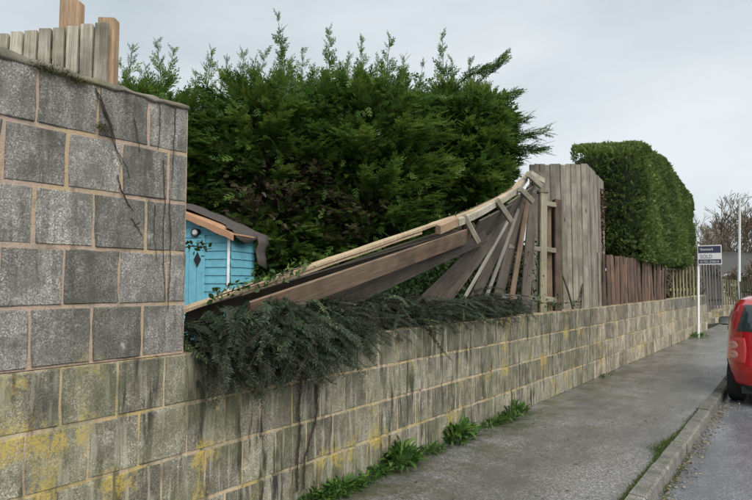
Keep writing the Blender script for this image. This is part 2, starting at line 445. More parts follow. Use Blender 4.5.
def block_wall(label, y0, y1, k0, k1, mat, mor, group, phase=0.0, xo=0.0, D=.26, J=.015, foot=None, meshes={}, skip=None, L0=BL, name='concrete_block_wall', jit=.003):
    wobj = empty(name, (xo - D/2, (y0+y1)/2, ZB), label, 'wall', group)
    b = MB(); zb = course(k0) - (.05 if k0 == 0 else 0)
    ys = list(np.linspace(y0 + .004, y1 - .004, max(2, int((y1-y0)/1.0)+1)))
    b.box((xo - D - .004, y0 + .004, zb), (xo - .007, y1 - .004, course(k1) - .004))
    b.build('mortar_core', mor, wobj)
    for k in range(k0, k1):
        off = phase + (L0/2 if k % 2 else 0)
        n0 = math.floor((y0 - off)/L0); cuts = [y0]
        q = n0
        while True:
            y = off + q*L0 + random.uniform(-.008, .008); q += 1
            if y <= y0 + .06: continue
            if y >= y1 - .06: break
            cuts.append(y)
        cuts.append(y1)
        for a, c in zip(cuts[:-1], cuts[1:]):
            L = round((c - a - J*.62)/.02)*.02 if (c-a) < L0*.9 else c - a - J*.62
            if skip and skip(k, (a+c)/2): continue
            key = (round(L, 2), random.randrange(4), mat.name)
            if key not in meshes:
                mm = block_mesh(hash(key) % 9999 if False else int(key[0]*1000) + key[1]*17, key[0], CO - J, D - .03); mm.materials.append(mat); meshes[key] = mm
            o = inst('block', meshes[key], wobj, Matrix.Translation((xo + random.uniform(-jit, jit), (a+c)/2, course(k) + J/2 + random.uniform(-.002, .002))))
    return wobj
YE = 1.955
high = block_wall('tall grey concrete block wall at the left with pinkish mortar', -1.6, YE, NLOW, NHIGH, M['block_high'], M['mortar_high'], None, phase=YE - 7*BL + .02)
low = block_wall('long low streaked block wall with yellow lichen, below the collapsed fence', -1.6, 9.78, 0, NLOW, M['block_low'], M['mortar_low'], None, phase=YE - 7*BL + .02)
mid = block_wall('paler pinkish block wall below the red-brown fence', 9.784, 16.25, 0, NLOW, M['block_far'], M['mortar_low'], None, phase=.1, xo=-.006)
far = block_wall('far block wall with dark top course, behind the sign post', 16.254, 22.3, 0, NLOW, M['block_far'], M['mortar_low'], None, phase=.05, xo=.004, L0=.42, skip=lambda k, y: k == NLOW - 1)
meshd = {}
for i in range(12):
    mm = block_mesh(800 + i % 3, .48, CO - .015, .23); mm.materials.append(M['block_dark'])
    inst('block', mm, far, Matrix.Translation((.012, 16.52 + i*.5, course(3) + .0075)))
# rough mortar capping on the tall wall
b = MB(); N = 60
prof = [(.008, -.022), (.012, -.006), (-.006, .012), (-.14, .026), (-.27, .012), (-.275, -.03)]
for i in range(N + 1):
    y = -1.6 + (YE + 1.6) * i / N
    for j, (x, z) in enumerate(prof):
        rr = random.Random(i*31 + j)
        e = max(0, (y - (YE - .12))/.12)
        z2 = z + rr.uniform(-.009, .009) + .05*max(0, (1.6 - y)/1.6)*(1 if j in (2,3,4) else .0)
        b.v.append((x + rr.uniform(-.006, .006), y, course(NHIGH) + z2 - e*e*(.012 if j in (1,2,3,4) else 0)))
for i in range(N):
    for j in range(6):
        a = i*6 + j; c = i*6 + (j+1) % 6; b.f.append((a, a+6, c+6, c))
b.f.append((0,1,2,3,4,5)); b.f.append(tuple(N*6 + q for q in (5,4,3,2,1,0)))
b.build('coping', M['coping'], high, True)

# ------------------------------------------------------------------ timber helpers
def board_mesh(W, T, L, seed, warp=.006, seg=4, taper=0):
    r = random.Random(seed); b = MB(); c = min(T, W)*.12
    bx = r.uniform(-warp, warp); by = r.uniform(-warp, warp)
    prof = [(-W/2 + c, -T/2), (W/2 - c, -T/2), (W/2, -T/2 + c), (W/2, T/2 - c), (W/2 - c, T/2), (-W/2 + c, T/2), (-W/2, T/2 - c), (-W/2, -T/2 + c)]
    for s in range(seg + 1):
        t = s/seg; z = L*t; ex = bx*math.sin(math.pi*t); ey = by*math.sin(math.pi*t)
        for x, y in prof: b.v.append((x*(1 - taper*t) + ex, y + ey, z + (r.uniform(-.004, .004) if s in (0, seg) else 0)))
    for s in range(seg):
        for i in range(8):
            a = s*8 + i; q = s*8 + (i+1) % 8; b.f.append((a, q, q+8, a+8))
    b.f.append(tuple(range(7, -1, -1))); b.f.append(tuple(seg*8 + i for i in range(8)))
    return b.mesh('board')
BSEED = [100]
def board(name, p0, p1, W, T, face, mat, parent, warp=.006, seg=4, taper=0):
    """a plank from p0 to p1; 'face' is the way its wide side looks"""
    p0 = Vector(p0); p1 = Vector(p1); z = (p1 - p0); L = z.length; z.normalize()
    f = Vector(face); y = (f - z*f.dot(z)).normalized(); x = y.cross(z)
    BSEED[0] += 1
    m = board_mesh(W, T, L, BSEED[0], warp, seg, taper); m.materials.append(mat)
    W4 = Matrix((x, y, z)).transposed().to_4x4(); W4.translation = p0
    return inst(name, m, parent, W4)
OUT = Vector((1, 0, 0)); ZUP = Vector((0, 0, 1))

# ------------------------------------------------------------------ picket fence above the tall wall
n_ = (CAM - PZ(60, 60, 3.5)); n_.z = 0; n_.normalize(); fdir = -FH
pf = empty('picket_fence', PZ(60, 90, 3.42), 'weathered picket fence showing above the tall wall', 'fence')
def fenceZ(px): return 3.47 - .0011*px
pk = [(-40,-32,37,22), (-24,-14,35,22), (-10,9.5,34,20), (11,23.5,32.5,20), (25,38,31,20), (39.5,52,29,20), (53.5,65.5,28,20), (67,79.5,26.8,20), (81,94,24.8,20), (95.5,109,23.4,20)]
for a, c, top, _ in pk:
    Z = fenceZ((a+c)/2); p1 = PZ((a+c)/2, top, Z); p0 = Vector((p1.x, p1.y, 2.0))
    board('picket', p0, p1, (c-a)/FPX*Z, .024, fdir - RT*.1, M['wood_picket'], pf)
for a, c, top, _ in pk[1:-1]:
    Z = fenceZ(c) + .05; p1 = PZ(c + .5, top + 2.5, Z)
    board('picket', (p1.x, p1.y, 2.0), p1, (c-a)*.8/FPX*Z, .02, fdir - RT*.1, M['wood_dark'], pf)
for px, top, Wd, mt in ((72.5, 3, 20, 'wood_new'), (109, 20, 17, 'wood_new')):
    Z = fenceZ(px) + .075; p1 = PZ(px, top, Z)
    board('post', (p1.x, p1.y, 1.2), p1, Wd/FPX*Z, .085, fdir, M[mt], pf, .003)
for zz in (2.72, 3.03):
    a = PZ(-45, 60, fenceZ(-45) + .03); c = PZ(106, 60, fenceZ(106) + .03)
    board('rail', (a.x, a.y, zz), (c.x, c.y, zz), .06, .03, fdir, M['wood_brown'], pf)

# ------------------------------------------------------------------ collapsed fence
cf = empty('collapsed_fence', (-.12, 5.0, WALLTOP), 'collapsed wooden fence sagging over the low wall, boards fanned out', 'fence')
FX = .02
def wpx(px, py, x, dpx):     # metres for a pixel height at a place
    p = PX(px, py, x); return dpx/FPX*(p - CAM).dot(FH)
def plank(a, c, wpxl, T, x, mat, name='board', face=None, xb=None, wp=.008, seg=5):
    p0 = PX(*a, x if xb is None else xb); p1 = PX(*c, x)
    # width given in pixels across the plank's image: turn into metres at the middle
    mid_ = (p0 + p1)/2; Z = (mid_ - CAM).dot(FH)
    d = Vector((c[0]-a[0], c[1]-a[1])).normalized()
    # foreshortening of the direction square to the plank inside the wall plane
    t = (p1 - p0).normalized(); s = OUT.cross(t).normalized()
    q0 = CAM; m1 = mid_ + s*.05; 
    def pr(p):
        v = p - CAM; return Vector((v.dot(RT)/v.dot(FW), -v.dot(UP)/v.dot(FW)))*FPX
    e = (pr(m1) - pr(mid_))/.05; perp = abs(e.x*(-d.y) + e.y*d.x)
    return board(name, p0, p1, wpxl/max(perp, 1e-3), T, face or (OUT - RT*0 + ZUP*.0), mat, cf, wp, seg)
# fan of boards, bottoms to the left, tops to the right
plank((248, 314), (470, 235), 20, .022, .05, M['wood_brown'], face=(1, 0, -.45))
plank((330, 307), (486, 236), 15, .02, -.03, M['wood_shade_tone'], xb=-.2)
plank((300, 283), (452, 231), 7, .02, -.26, M['wood_shade_tone'], face=(1, 0, -.2))
plank((186, 318), (456, 236), 13, .02, -.13, M['wood_shade_tone'], face=(1, 0, -.5), xb=-.16)  # infill board added to paint the shaded band beneath the cap rail
for a, c, wv, xt, mt in (((418, 309), (498, 229), 13, -.10, 'wood_shade_tone'), ((440, 308), (505, 222), 10, -.05, 'wood_fan'), ((461, 304), (510, 217), 2.5, -.02, 'wood_grey'),
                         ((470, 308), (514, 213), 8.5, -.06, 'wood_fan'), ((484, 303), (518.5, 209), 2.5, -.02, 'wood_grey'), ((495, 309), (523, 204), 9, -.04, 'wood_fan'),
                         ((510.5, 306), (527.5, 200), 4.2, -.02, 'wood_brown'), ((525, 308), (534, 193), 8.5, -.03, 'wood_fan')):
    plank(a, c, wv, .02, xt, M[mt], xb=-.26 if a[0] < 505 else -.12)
# rails they were nailed to
for (a, c) in (((508, 246), (545, 250)), ((500, 296), (545, 299))):
    plank(a, c, 4.5, .04, -.14, M['wood_grey'], 'rail')
# sagging boards below the cap (counter rail), pieces between battens
ci = [((474, 232), (507, 214), 24), ((503, 214), (528, 196), 21), ((524, 196), (537, 181), 16)]
for a, c, wv in ci:
    plank(a, c, wv, .022, .0, M['wood_fan'], 'counter_rail', face=(1, 0, -.75), wp=.002, seg=3)
# cap rail along the top edge: straight run then curving up to the post
cap = [(181, 310.5, -.12), (240, 290, -.04), (300, 270, .03), (360, 249.5, .06), (420, 229, .06), (452, 218, .05), (478, 208, .04), (500, 197, .03), (514, 188.5, .02), (523, 179, .01), (529, 172, .0)]
def sweep(name, pts, W, T, mat, parent, nrm):
    b = MB(); P = [PX(a, c, x) for a, c, x in pts]
    for i, p in enumerate(P):
        t = (P[min(i+1, len(P)-1)] - P[max(i-1, 0)]).normalized()
        n = (nrm - t*nrm.dot(t)).normalized(); s = n.cross(t)
        for u, v in ((-W/2, -T/2), (W/2, -T/2), (W/2, T/2), (-W/2, T/2)):
            b.v.append(tuple(p + s*u + n*v + Vector((random.uniform(-.002,.002), 0, random.uniform(-.003,.003)))))
    for i in range(len(P) - 1):
        for q in range(4):
            a = i*4 + q; c = i*4 + (q+1) % 4; b.f.append((a, c, c+4, a+4))
    b.f.append((3,2,1,0)); e = (len(P)-1)*4; b.f.append((e, e+1, e+2, e+3))
    return b.build(name, mat, parent)
def dense(pts, n=4):
    o = []
    for (a, c) in zip(pts[:-1], pts[1:]):
        for i in range(n): o.append(tuple(a[k] + (c[k]-a[k])*i/n for k in range(3)))
    return o + [pts[-1]]
sweep('cap_rail', dense(cap), .055, .022, M['wood_cap'], cf, Vector((.25, -.3, 1)))
sweep('cap_batten', dense([(a, c + 3.2, x - .02) for a, c, x in cap[1:5]]), .05, .02, M['wood_cap'], cf, Vector((.25, -.3, 1)))
sweep('cap_batten', dense([(438, 229.5, .10), (456, 222.0, .10)]), .06, .085, M['wood_new'], cf, Vector((.25, -.3, 1)))
sweep('cap_batten', dense([(457, 222.6, .09), (474, 215.5, .08), (500, 201, .05), (518, 189, .03), (526, 178, .02)]), .05, .075, M['wood_pale'], cf, Vector((.25, -.3, 1)))
for a, c in (((464, 216), (478, 242)), ((497, 200), (511, 221)), ((520, 189), (532.5, 201.5)), ((527.5, 174), (540.5, 186)), ((530, 173), (543, 181))):
    p0, p1 = PX(*a, .10), PX(*c, .13)
    Z = (p0 - CAM).dot(FH)
    board('batten', p0, p1, 5.2/FPX*Z, .05, -FH, M['wood_pale'], cf, .003)

# fence bay that is still standing
fb = empty('fence_bay', PX(550, 306, -.13), 'short standing fence bay with two mossy posts beside the collapsed fence', 'fence')
for px, top, wv, mt, tilt in ((542.5, 192, 7.5, 'wood_green', .6), (557, 200, 8, 'wood_brown', 0)):
    p1 = PX(px, top, -.13); p0 = PX(px - tilt, 306, -.13); p0.z = WALLTOP - .02
    Z = (p1 - CAM).dot(FH)
    board('post', p0, p1, wv/FPX*Z, .10, -FH + RT*.2, M[mt], fb, .003)
board('post_cap', PX(542.7, 192.5, -.13) + Vector((0,0,-.01)), PX(542.7, 190.3, -.13), .15, .14, -FH, M['wood_green'], fb, .0)
for y_ in (203.5, 249, 299):
    a, c = PX(545.5, y_, -.14), PX(555, y_ + 1.5, -.14)
    board('rail', a, c, .075, .045, -FH, M['wood_green'], fb)
for q, x_ in enumerate((547, 551)):
    p1 = PX(x_, 205, -.22); p0 = Vector((p1.x, p1.y, WALLTOP - .05))
    board('picket', p0, p1, .115, .02, -FH, M['wood_brown'], fb)
# loose sticks leaning against the tall fence
for q, (a, c, lab) in enumerate((((562, 274), (573, 305), 'thin dark stick leaning at the foot of the tall fence, the longer one'), ((582.5, 275), (580.5, 299), 'short thin stick standing upright at the tall fence'))):
    b = MB(); p0, p1 = PX(*c, -.10), PX(*a, -.17 if q == 0 else -.12)
    p0.z = WALLTOP - .003
    b.tube([p0, p0*.5 + p1*.5 + Vector((.01, 0, .008)), p1], [.017, .015, .013], 6)
    tag(b.build('stick', M['twig_dead']), lab, 'stick', 'loose sticks on the wall')

# ------------------------------------------------------------------ tall close-board fence turning the corner
tf = empty('board_fence', PZ(586, 306, 9.45), 'tall silvery close-board fence with a corner, behind the wall', 'fence')
xs = np.linspace(529.3, 586, 12)
for i in range(11):
    a, c = xs[i], xs[i+1]; Z = 9.45; p1 = PZ((a+c)/2, 164.3 - (.4 if i % 3 else -.5), Z + (.012 if i % 2 else 0)); p0 = Vector((p1.x, p1.y, .95))
    board('board', p0, p1, (c-a)/FPX*Z*1.03, .02, -FH, M['wood_tall'], tf, .004)
cr = PZ(586, 164, 9.45); dn = (PZ(603, 182.5, 9.45*119/100.5) - cr); dn.z = 0; LB = dn.length; dn.normalize(); nB = Vector((dn.y, -dn.x, 0))
for i in range(9):
    t0 = (i + .5)/9*LB; p1 = cr + dn*t0 + nB*(.012 if i % 2 else 0) + Vector((0, 0, random.uniform(-.01, .01)))
    board('board', (p1.x, p1.y, .95), p1, LB/9*1.04, .02, nB, M['wood_tall'], tf, .004)
for zz in (1.5, 2.4, 3.3):
    a, c = PZ(530, 200, 9.50), PZ(585.5, 200, 9.50)
    board('rail', (a.x, a.y, zz), (c.x, c.y, zz), .08, .04, -FH, M['wood_brown'], tf)
# grey panel glimpsed under the cypress
gp = empty('panel_fence', PZ(487, 300, 10.9), 'grey vertical board fence glimpsed under the cypress boughs', 'fence')
for i in range(26):
    px = 390 + i*5.2; p1 = PZ(px, 199 - .2*i, 10.9 + (.012 if i % 2 else 0)); board('board', (p1.x, p1.y, .95), p1, .104, .018, -FH, M['wood_grey'], gp, .004)

# ------------------------------------------------------------------ red-brown fence and far fences
rf = empty('red_board_fence', (-.13, 13.4, WALLTOP), 'red-brown close-board fence under the clipped hedge', 'fence')
y = 10.62
i = 0
while y < 16.2:
    p = Vector((-.12 + (.013 if i % 2 else 0) + random.uniform(-.004, .004), y, WALLTOP - .01))
    H_ = .965 - .008*i*.0 + random.uniform(-.015, .015)
    if y > 14.8: H_ -= .06
    board('board', p, p + Vector((random.uniform(-.02, .02), random.uniform(-.04, .08), H_)), .150, .018, OUT, M['wood_red'], rf, .008)
    y += .148; i += 1
for zz in (1.4, 1.95):
    board('rail', (-.165, 10.6, zz), (-.165, 16.2, zz), .07, .04, OUT, M['wood_brown'], rf)
board('post', (-.12, 10.5, WALLTOP - .01), (-.12, 10.5, WALLTOP + .98), .075, .075, OUT, M['wood_pale'], rf)
def slat_fence(name, label, px0, z0, px1, z1, n, ytop0, ytop1, zbot, W, T, mat, rails, back=None):
    e = empty(name, PZ((px0+px1)/2, 300, (z0+z1)/2), label, 'fence')
    A, B = PZ(px0, 290, z0), PZ(px1, 290, z1); dd = (B - A); dd.z = 0; nr = Vector((dd.y, -dd.x, 0)).normalized()
    if nr.dot(CAM - A) < 0: nr = -nr
    for i in range(n):
        t = (i + .5)/n; px = px0 + (px1-px0)*t
        p1 = PZ(px, ytop0 + (ytop1-ytop0)*t, z0 + (z1-z0)*t)
        board('slat', (p1.x, p1.y, zbot), p1 + Vector((0,0,random.uniform(-.02,.02))), W, T, nr, mat, e, .004, 3)
    for zz in rails:
        a, c = A - nr*.05, B - nr*.05
        board('rail', (a.x, a.y, zz), (c.x, c.y, zz), .08, .05, nr, mat, e, .004, 2)
    if back:
        a, c = A - nr*.12, B - nr*.12
    return e
slat_fence('slat_fence', 'mossy pale slat fence right of the red-brown fence', 671, 16.6, 698, 17.3, 8, 262.5, 268, WALLTOP - .1, .062, .02, M['wood_moss_slat'], (1.4, 1.95))
slat_fence('slat_fence', 'dark grey vertical slat fence behind the sign board', 699, 22.6, 722, 23.2, 8, 263, 262.5, .55, .085, .02, M['wood_slate'], (.9, 2.0))
slat_fence('board_fence', 'olive green board fence just left of the lamp post', 721.5, 24.6, 738.5, 25.6, 7, 279, 280, .25, .115, .02, M['wood_olive'], (.6, 1.4))
slat_fence('board_fence', 'olive green board fence running right behind the red car', 739, 25.8, 800, 21.6, 28, 281, 288, .1, .11, .02, M['wood_olive'], (.6, 1.2))
# low wall under those
lw = empty('low_garden_wall', PZ(712, 320, 22.4), 'low rough block wall with ivy under the dark slat fence', 'wall')
A, B = PZ(703.5, 320, 22.4), PZ(741, 318, 25.2); A.z = B.z = 0
dd = (B - A); Ld = dd.length; dd.normalize(); nr = Vector((dd.y, -dd.x, 0))
if nr.dot(CAM - A) < 0: nr = -nr
rot = math.atan2(dd.x, 0) if False else None
Wm = Matrix((nr, dd, ZUP)).transposed().to_4x4() if Matrix((nr, dd, ZUP)).determinant() > 0 else Matrix((nr, -dd, ZUP)).transposed().to_4x4()
mmv = [block_mesh(900 + i, .40, .22, .2) for i in range(3)]
for m_ in mmv: m_.materials.append(M['block_dark'] if m_ is mmv[0] else M['block_far'])
nb = int(Ld/.42)
for r_ in range(3):
    for i in range(nb):
        W4 = Wm.copy(); W4.translation = A + dd*(.21 + .42*i + (.1 if r_ % 2 else 0)) + Vector((0, 0, -.05 + .235*r_)) + nr*random.uniform(-.006, .006)
        inst('block', random.choice(mmv), lw, W4)
b = MB(); b.box((-.2, 0, -.06), (-.012, Ld, .64)); W4 = Matrix((nr, dd, ZUP)).transposed().to_4x4(); W4.translation = A
b.build('mortar_core', M['mortar_low'], lw, world=W4)

# ------------------------------------------------------------------ playhouse shed
SA = R(38.1 - 15.0)                       # its side runs off at this heading west of +y
sdv = Vector((-math.sin(SA), math.cos(SA), 0)); sfr = Vector((math.cos(SA), math.sin(SA), 0))   # depth, along the front to the right
corner = PZ(229.5, 260, 6.3); corner.z = .95
sh = empty('playhouse_shed', corner, 'small turquoise playhouse shed with torn felt roof', 'shed')
def S(u, v, z): return corner + sfr*u + sdv*v + Vector((0, 0, z))     # u<0 to the left along the front, v depth
zt = PZ(229.5, 235, 6.3).z - .95          # eaves height
DEP, WID = .56, 1.9
nf = -sdv; nsd = sfr
z = .0; i = 0
apexu = -WID/2; rise = .40
while z < zt + rise - .05:
    top = min(z + .092, zt + rise)
    # front boards: right of the door, and gable above the door
    half = WID/2 if z + .09 <= zt else max(.05, WID/2*(1 - (z + .06 - zt)/rise))
    u1 = apexu + half
    if z < zt - .02:
        board('cladding_board', S(-.30, -.012, z + .046), S(min(u1, -.012), -.012, z + .046), .094, .016, nf + ZUP*.12, M['blue'], sh, .001, 2)
        board('cladding_board', S(.012, .01, z + .046), S(.012, DEP, z + .046), .094, .016, nsd + ZUP*.12, M['blue'], sh, .001, 2)
        board('cladding_board', S(-WID, -.012, z + .046), S(-1.0, -.012, z + .046), .094, .016, nf + ZUP*.12, M['blue'], sh, .001, 2)
    else:
        board('cladding_board', S(apexu - half, -.012, z + .046), S(u1, -.012, z + .046), .094, .016, nf + ZUP*.12, M['blue'], sh, .001, 2)
    z += .092
b = MB()      # inner carcass, closes the gaps
pts = [(0, 0), (0, zt), (apexu, zt + rise - .03), (-WID, zt), (-WID, 0)]
vv = [S(min(max(u, -WID + .01), -.008), .005, z_) for u, z_ in pts] + [S(min(max(u, -WID + .01), -.008), DEP, z_) for u, z_ in pts]
b.add(vv, [(0,1,2,3,4), (9,8,7,6,5)] + [(q, q+5, (q+1) % 5 + 5, (q+1) % 5) for q in range(5)])
b.build('wall', M['blue'], sh)
board('corner_trim', S(.0, -.022, 0), S(.0, -.022, zt - .02), .030, .02, nf + nsd*.5, M['white_trim'], sh, .001)
dr = board('door', S(-.64, -.03, .05), S(-.64, -.03, zt - .03), .64, .012, nf, M['blue_dark'], sh, 0, 2)
for q in range(7):
    board('door_plank', S(-.94 + .1*q, -.040, .05), S(-.94 + .1*q, -.040, zt - .035), .095, .014, nf, M['blue_dark'], dr, .001, 2)
board('door_frame', S(-.315, -.03, 0), S(-.315, -.03, zt), .035, .03, nf, M['blue'], sh, 0, 2)
board('door_frame', S(-.98, -.03, zt - .01), S(-.30, -.03, zt - .01), .035, .03, nf, M['blue'], sh, 0, 2)
dc = PZ(189.5, 259, 6.2); hz = .085
off = (dc - corner); u_d = off.dot(sfr); z_d = dc.z - .95
b = MB(); vs_ = [S(u_d + .045*x_, -.056, z_d + hz*z__) for x_, z__ in ((0,-1),(1,0),(0,1),(-1,0))] + [S(u_d + .045*x_, -.048, z_d + hz*z__) for x_, z__ in ((0,-1),(1,0),(0,1),(-1,0))]
b.add(vs_, [(0,1,2,3), (7,6,5,4)] + [(q, q+4, (q+1) % 4 + 4, (q+1) % 4) for q in range(4)])
b.build('diamond_plate', M['black'], dr)
# round lamp by the door top
lc = PZ(184.5, 231, 6.15); u_d = (lc - corner).dot(sfr); z_d = lc.z - .95
b = MB(); b.tube([S(u_d, -.02, z_d), S(u_d, -.07, z_d)], .05, 16); lp = b.build('round_lamp', M['black'], sh)
b = MB(); b.tube([S(u_d, -.071, z_d), S(u_d, -.085, z_d)], [.035, .022], 16); b.build('lamp_glass', plain('pale_glass', (.6, .62, .6), .2), lp)
# roof: two felted slabs, ragged felt, bare board along the torn verge
def slab(name, sgn, mat, th, over, sag):
    b = MB(); nu, nv = 8, 8; grid = []
    for side in (0, 1):
        for i in range(nu + 1):
            for j in range(nv + 1):
                t = i/nu*(1 + over*.9); v = -.13 + (DEP + .26)*j/nv
                u = apexu + sgn*t*WID/2; z_ = zt + rise*(1 - t) + .035 + side*th
                if side == 1 and sag:
                    z_ += sag*(.5*math.sin(7.3*v + 3*t) + .5*math.sin(11*t + 2*v)) + random.uniform(-.004, .004)
                grid.append(S(u, v, z_))
    n1 = (nu+1)*(nv+1)
    b.v = [tuple(g) for g in grid]
    for i in range(nu):
        for j in range(nv):
            a = i*(nv+1) + j
            b.f.append((a, a+1, a+nv+2, a+nv+1)); b.f.append((a+n1, a+nv+1+n1, a+nv+2+n1, a+1+n1))
    for i in range(nu):
        a = i*(nv+1); b.f.append((a, a+nv+1, a+nv+1+n1, a+n1)); a += nv; b.f.append((a+n1, a+nv+1+n1, a+nv+1, a))
    for j in range(nv):
        b.f.append((j+1, j, j+n1, j+1+n1)); a = nu*(nv+1) + j; b.f.append((a, a+1, a+1+n1, a+n1))
    return b.build(name, mat, sh)
slab('roof_board', 1, M['chip'], .014, .12, 0); slab('roof_board', -1, M['chip'], .014, .12, 0)
b = MB()       # torn felt lying on the right slope, hanging over the eaves and rear corner
nu, nv = 14, 12
for i in range(nu + 1):
    for j in range(nv + 1):
        t = -.06 + 1.22*i/nu; v0 = -.06 + (.30*max(0, math.sin(5.5*(t - .42))) if .42 < t < .93 else 0) + .02*math.sin(17*t); v = v0 + (DEP + .24 - v0)*j/nv
        z_ = zt + rise*(1 - t) + .056 + .012 + .010*math.sin(8*v + 3*t) + .006*math.sin(19*t) + random.uniform(-.003, .003)
        u = apexu + t*WID/2
        if t > 1.12: z_ -= .05 + .22*max(0, (v - .75))/.4 + .03*math.sin(9*v); u -= .05
        b.v.append(tuple(S(u, v, z_)))
for i in range(nu):
    for j in range(nv):
        a = i*(nv+1) + j; b.f.append((a, a+nv+1, a+nv+2, a+1))
fo = b.build('roof_felt', M['felt'], sh, True); sm = fo.modifiers.new('solid', 'SOLIDIFY'); sm.thickness = .012; sm.offset = 1
b = MB()      # flap of felt hanging at the back corner
for i in range(5):
    for j in range(4):
        b.v.append(tuple(S(.10 + .02*math.sin(2*i) + .01*j, DEP - .10 + .06*j + .015*math.sin(3*i), zt + .02 - .085*i - (0.02*j if i == 4 else 0))))
for i in range(4):
    for j in range(3): a = i*4 + j; b.f.append((a, a+1, a+5, a+4))
fl = b.build('felt_flap', M['felt'], fo, True); sm = fl.modifiers.new('solid', 'SOLIDIFY'); sm.thickness = .012
b = MB()
for t in np.linspace(.1, 1.12, 12):
    for dz in (-.045, .028): 
        b.v.append(tuple(S(apexu + t*WID/2, -.138, zt + rise*(1 - t) + .02 + dz + random.uniform(-.006, .006))))
        b.v.append(tuple(S(apexu + t*WID/2, -.120, zt + rise*(1 - t) + .02 + dz)))
for i in range(11):
    a = i*4
    for q in ((0, 4, 6, 2), (1, 3, 7, 5), (2, 6, 7, 3), (0, 1, 5, 4)): b.f.append(tuple(a + x for x in q))
b.f.append((0,2,3,1)); b.f.append((44,45,47,46))
b.build('bargeboard', M['chip'], sh)

# ------------------------------------------------------------------ foliage machinery
def foliage(name, proto, pos, X, Y, Zv, scale, tone, mat, parent):
    """one mesh of many leaf sprays; X forward, Y sideways, Zv normal per spray"""
    pv, pfaces = proto
    pv = np.asarray(pv, dtype=np.float32); n = len(pos); nv = len(pv)
    V = (pos[:, None, :] + scale[:, None, None]*(pv[None, :, 0:1]*X[:, None, :] + pv[None, :, 1:2]*Y[:, None, :] + pv[None, :, 2:3]*Zv[:, None, :])).reshape(-1, 3)
    sizes = np.array([len(f) for f in pfaces]); flat = np.concatenate([np.array(f) for f in pfaces])
    idx = (flat[None, :] + (np.arange(n)*nv)[:, None]).reshape(-1)
    ls = np.tile(sizes, n); st = np.concatenate([[0], np.cumsum(ls)[:-1]])
    m = bpy.data.meshes.new(name)
    m.vertices.add(len(V)); m.vertices.foreach_set('co', V.astype(np.float32).ravel())
    m.loops.add(len(idx)); m.loops.foreach_set('vertex_index', idx.astype(np.int32))
    m.polygons.add(len(ls)); m.polygons.foreach_set('loop_start', st.astype(np.int32)); m.polygons.foreach_set('loop_total', ls.astype(np.int32))
    at = m.attributes.new('tone', 'FLOAT', 'POINT')
    tv = np.repeat(tone, nv) + np.tile(rng.normal(0, .02, nv), n)
    at.data.foreach_set('value', np.clip(tv, 0, 1).astype(np.float32))
    m.update(calc_edges=True); m.materials.append(mat)
    o = bpy.data.objects.new(name, m); return link(o, parent)
def norm(a): return a/np.maximum(np.linalg.norm(a, axis=-1, keepdims=True), 1e-9)
def frames(fwd, up):
    X = norm(fwd); Zv = norm(up - X*np.sum(up*X, axis=1, keepdims=True)); Y = np.cross(Zv, X); return X, Y, Zv
def rhomb(vs, fs, p, d, L, Wd, droop=0.0):
    d = np.array(d, float); d /= np.linalg.norm(d); s = np.array([-d[1], d[0], 0])
    n = len(vs); p = np.array(p, float)
    vs += [p, p + d*L*.45 + s*Wd/2 + [0,0,-droop*.3], p + d*L + [0,0,-droop], p + d*L*.45 - s*Wd/2 + [0,0,-droop*.3]]
    fs.append((n, n+3, n+2, n+1))
def frond(nb=8, seed=1, sub=True, wid=.05):
    r = random.Random(seed); vs, fs = [], []
    rhomb(vs, fs, (0,0,0), (1,0,0), 1.0, wid*.8, .12)
    for i in range(nb):
        t = .06 + .86*i/nb
        for sgn in (-1, 1):
            L = (.34*(1 - t)**.7 + .09)*r.uniform(.7, 1.2); a = R(34 + r.uniform(-9, 9))
            tt = t + (.05 if sgn > 0 else 0); p = np.array((tt, 0, -.12*tt*tt)); d = (math.cos(a), sgn*math.sin(a), 0)
            rhomb(vs, fs, p, d, L, wid, .05*L)
            if sub and L > .22:
                for q, s2 in ((.45, 1 if i % 2 else -1),):
                    a2 = a + s2*R(38); rhomb(vs, fs, p + np.array(d)*L*q, (math.cos(a2), sgn*math.sin(a2), 0), L*.48, wid*.8, .02)
    return vs, fs
FR1 = frond(5, 1, True, .062)
FR_S = frond(3, 2, False, .15)

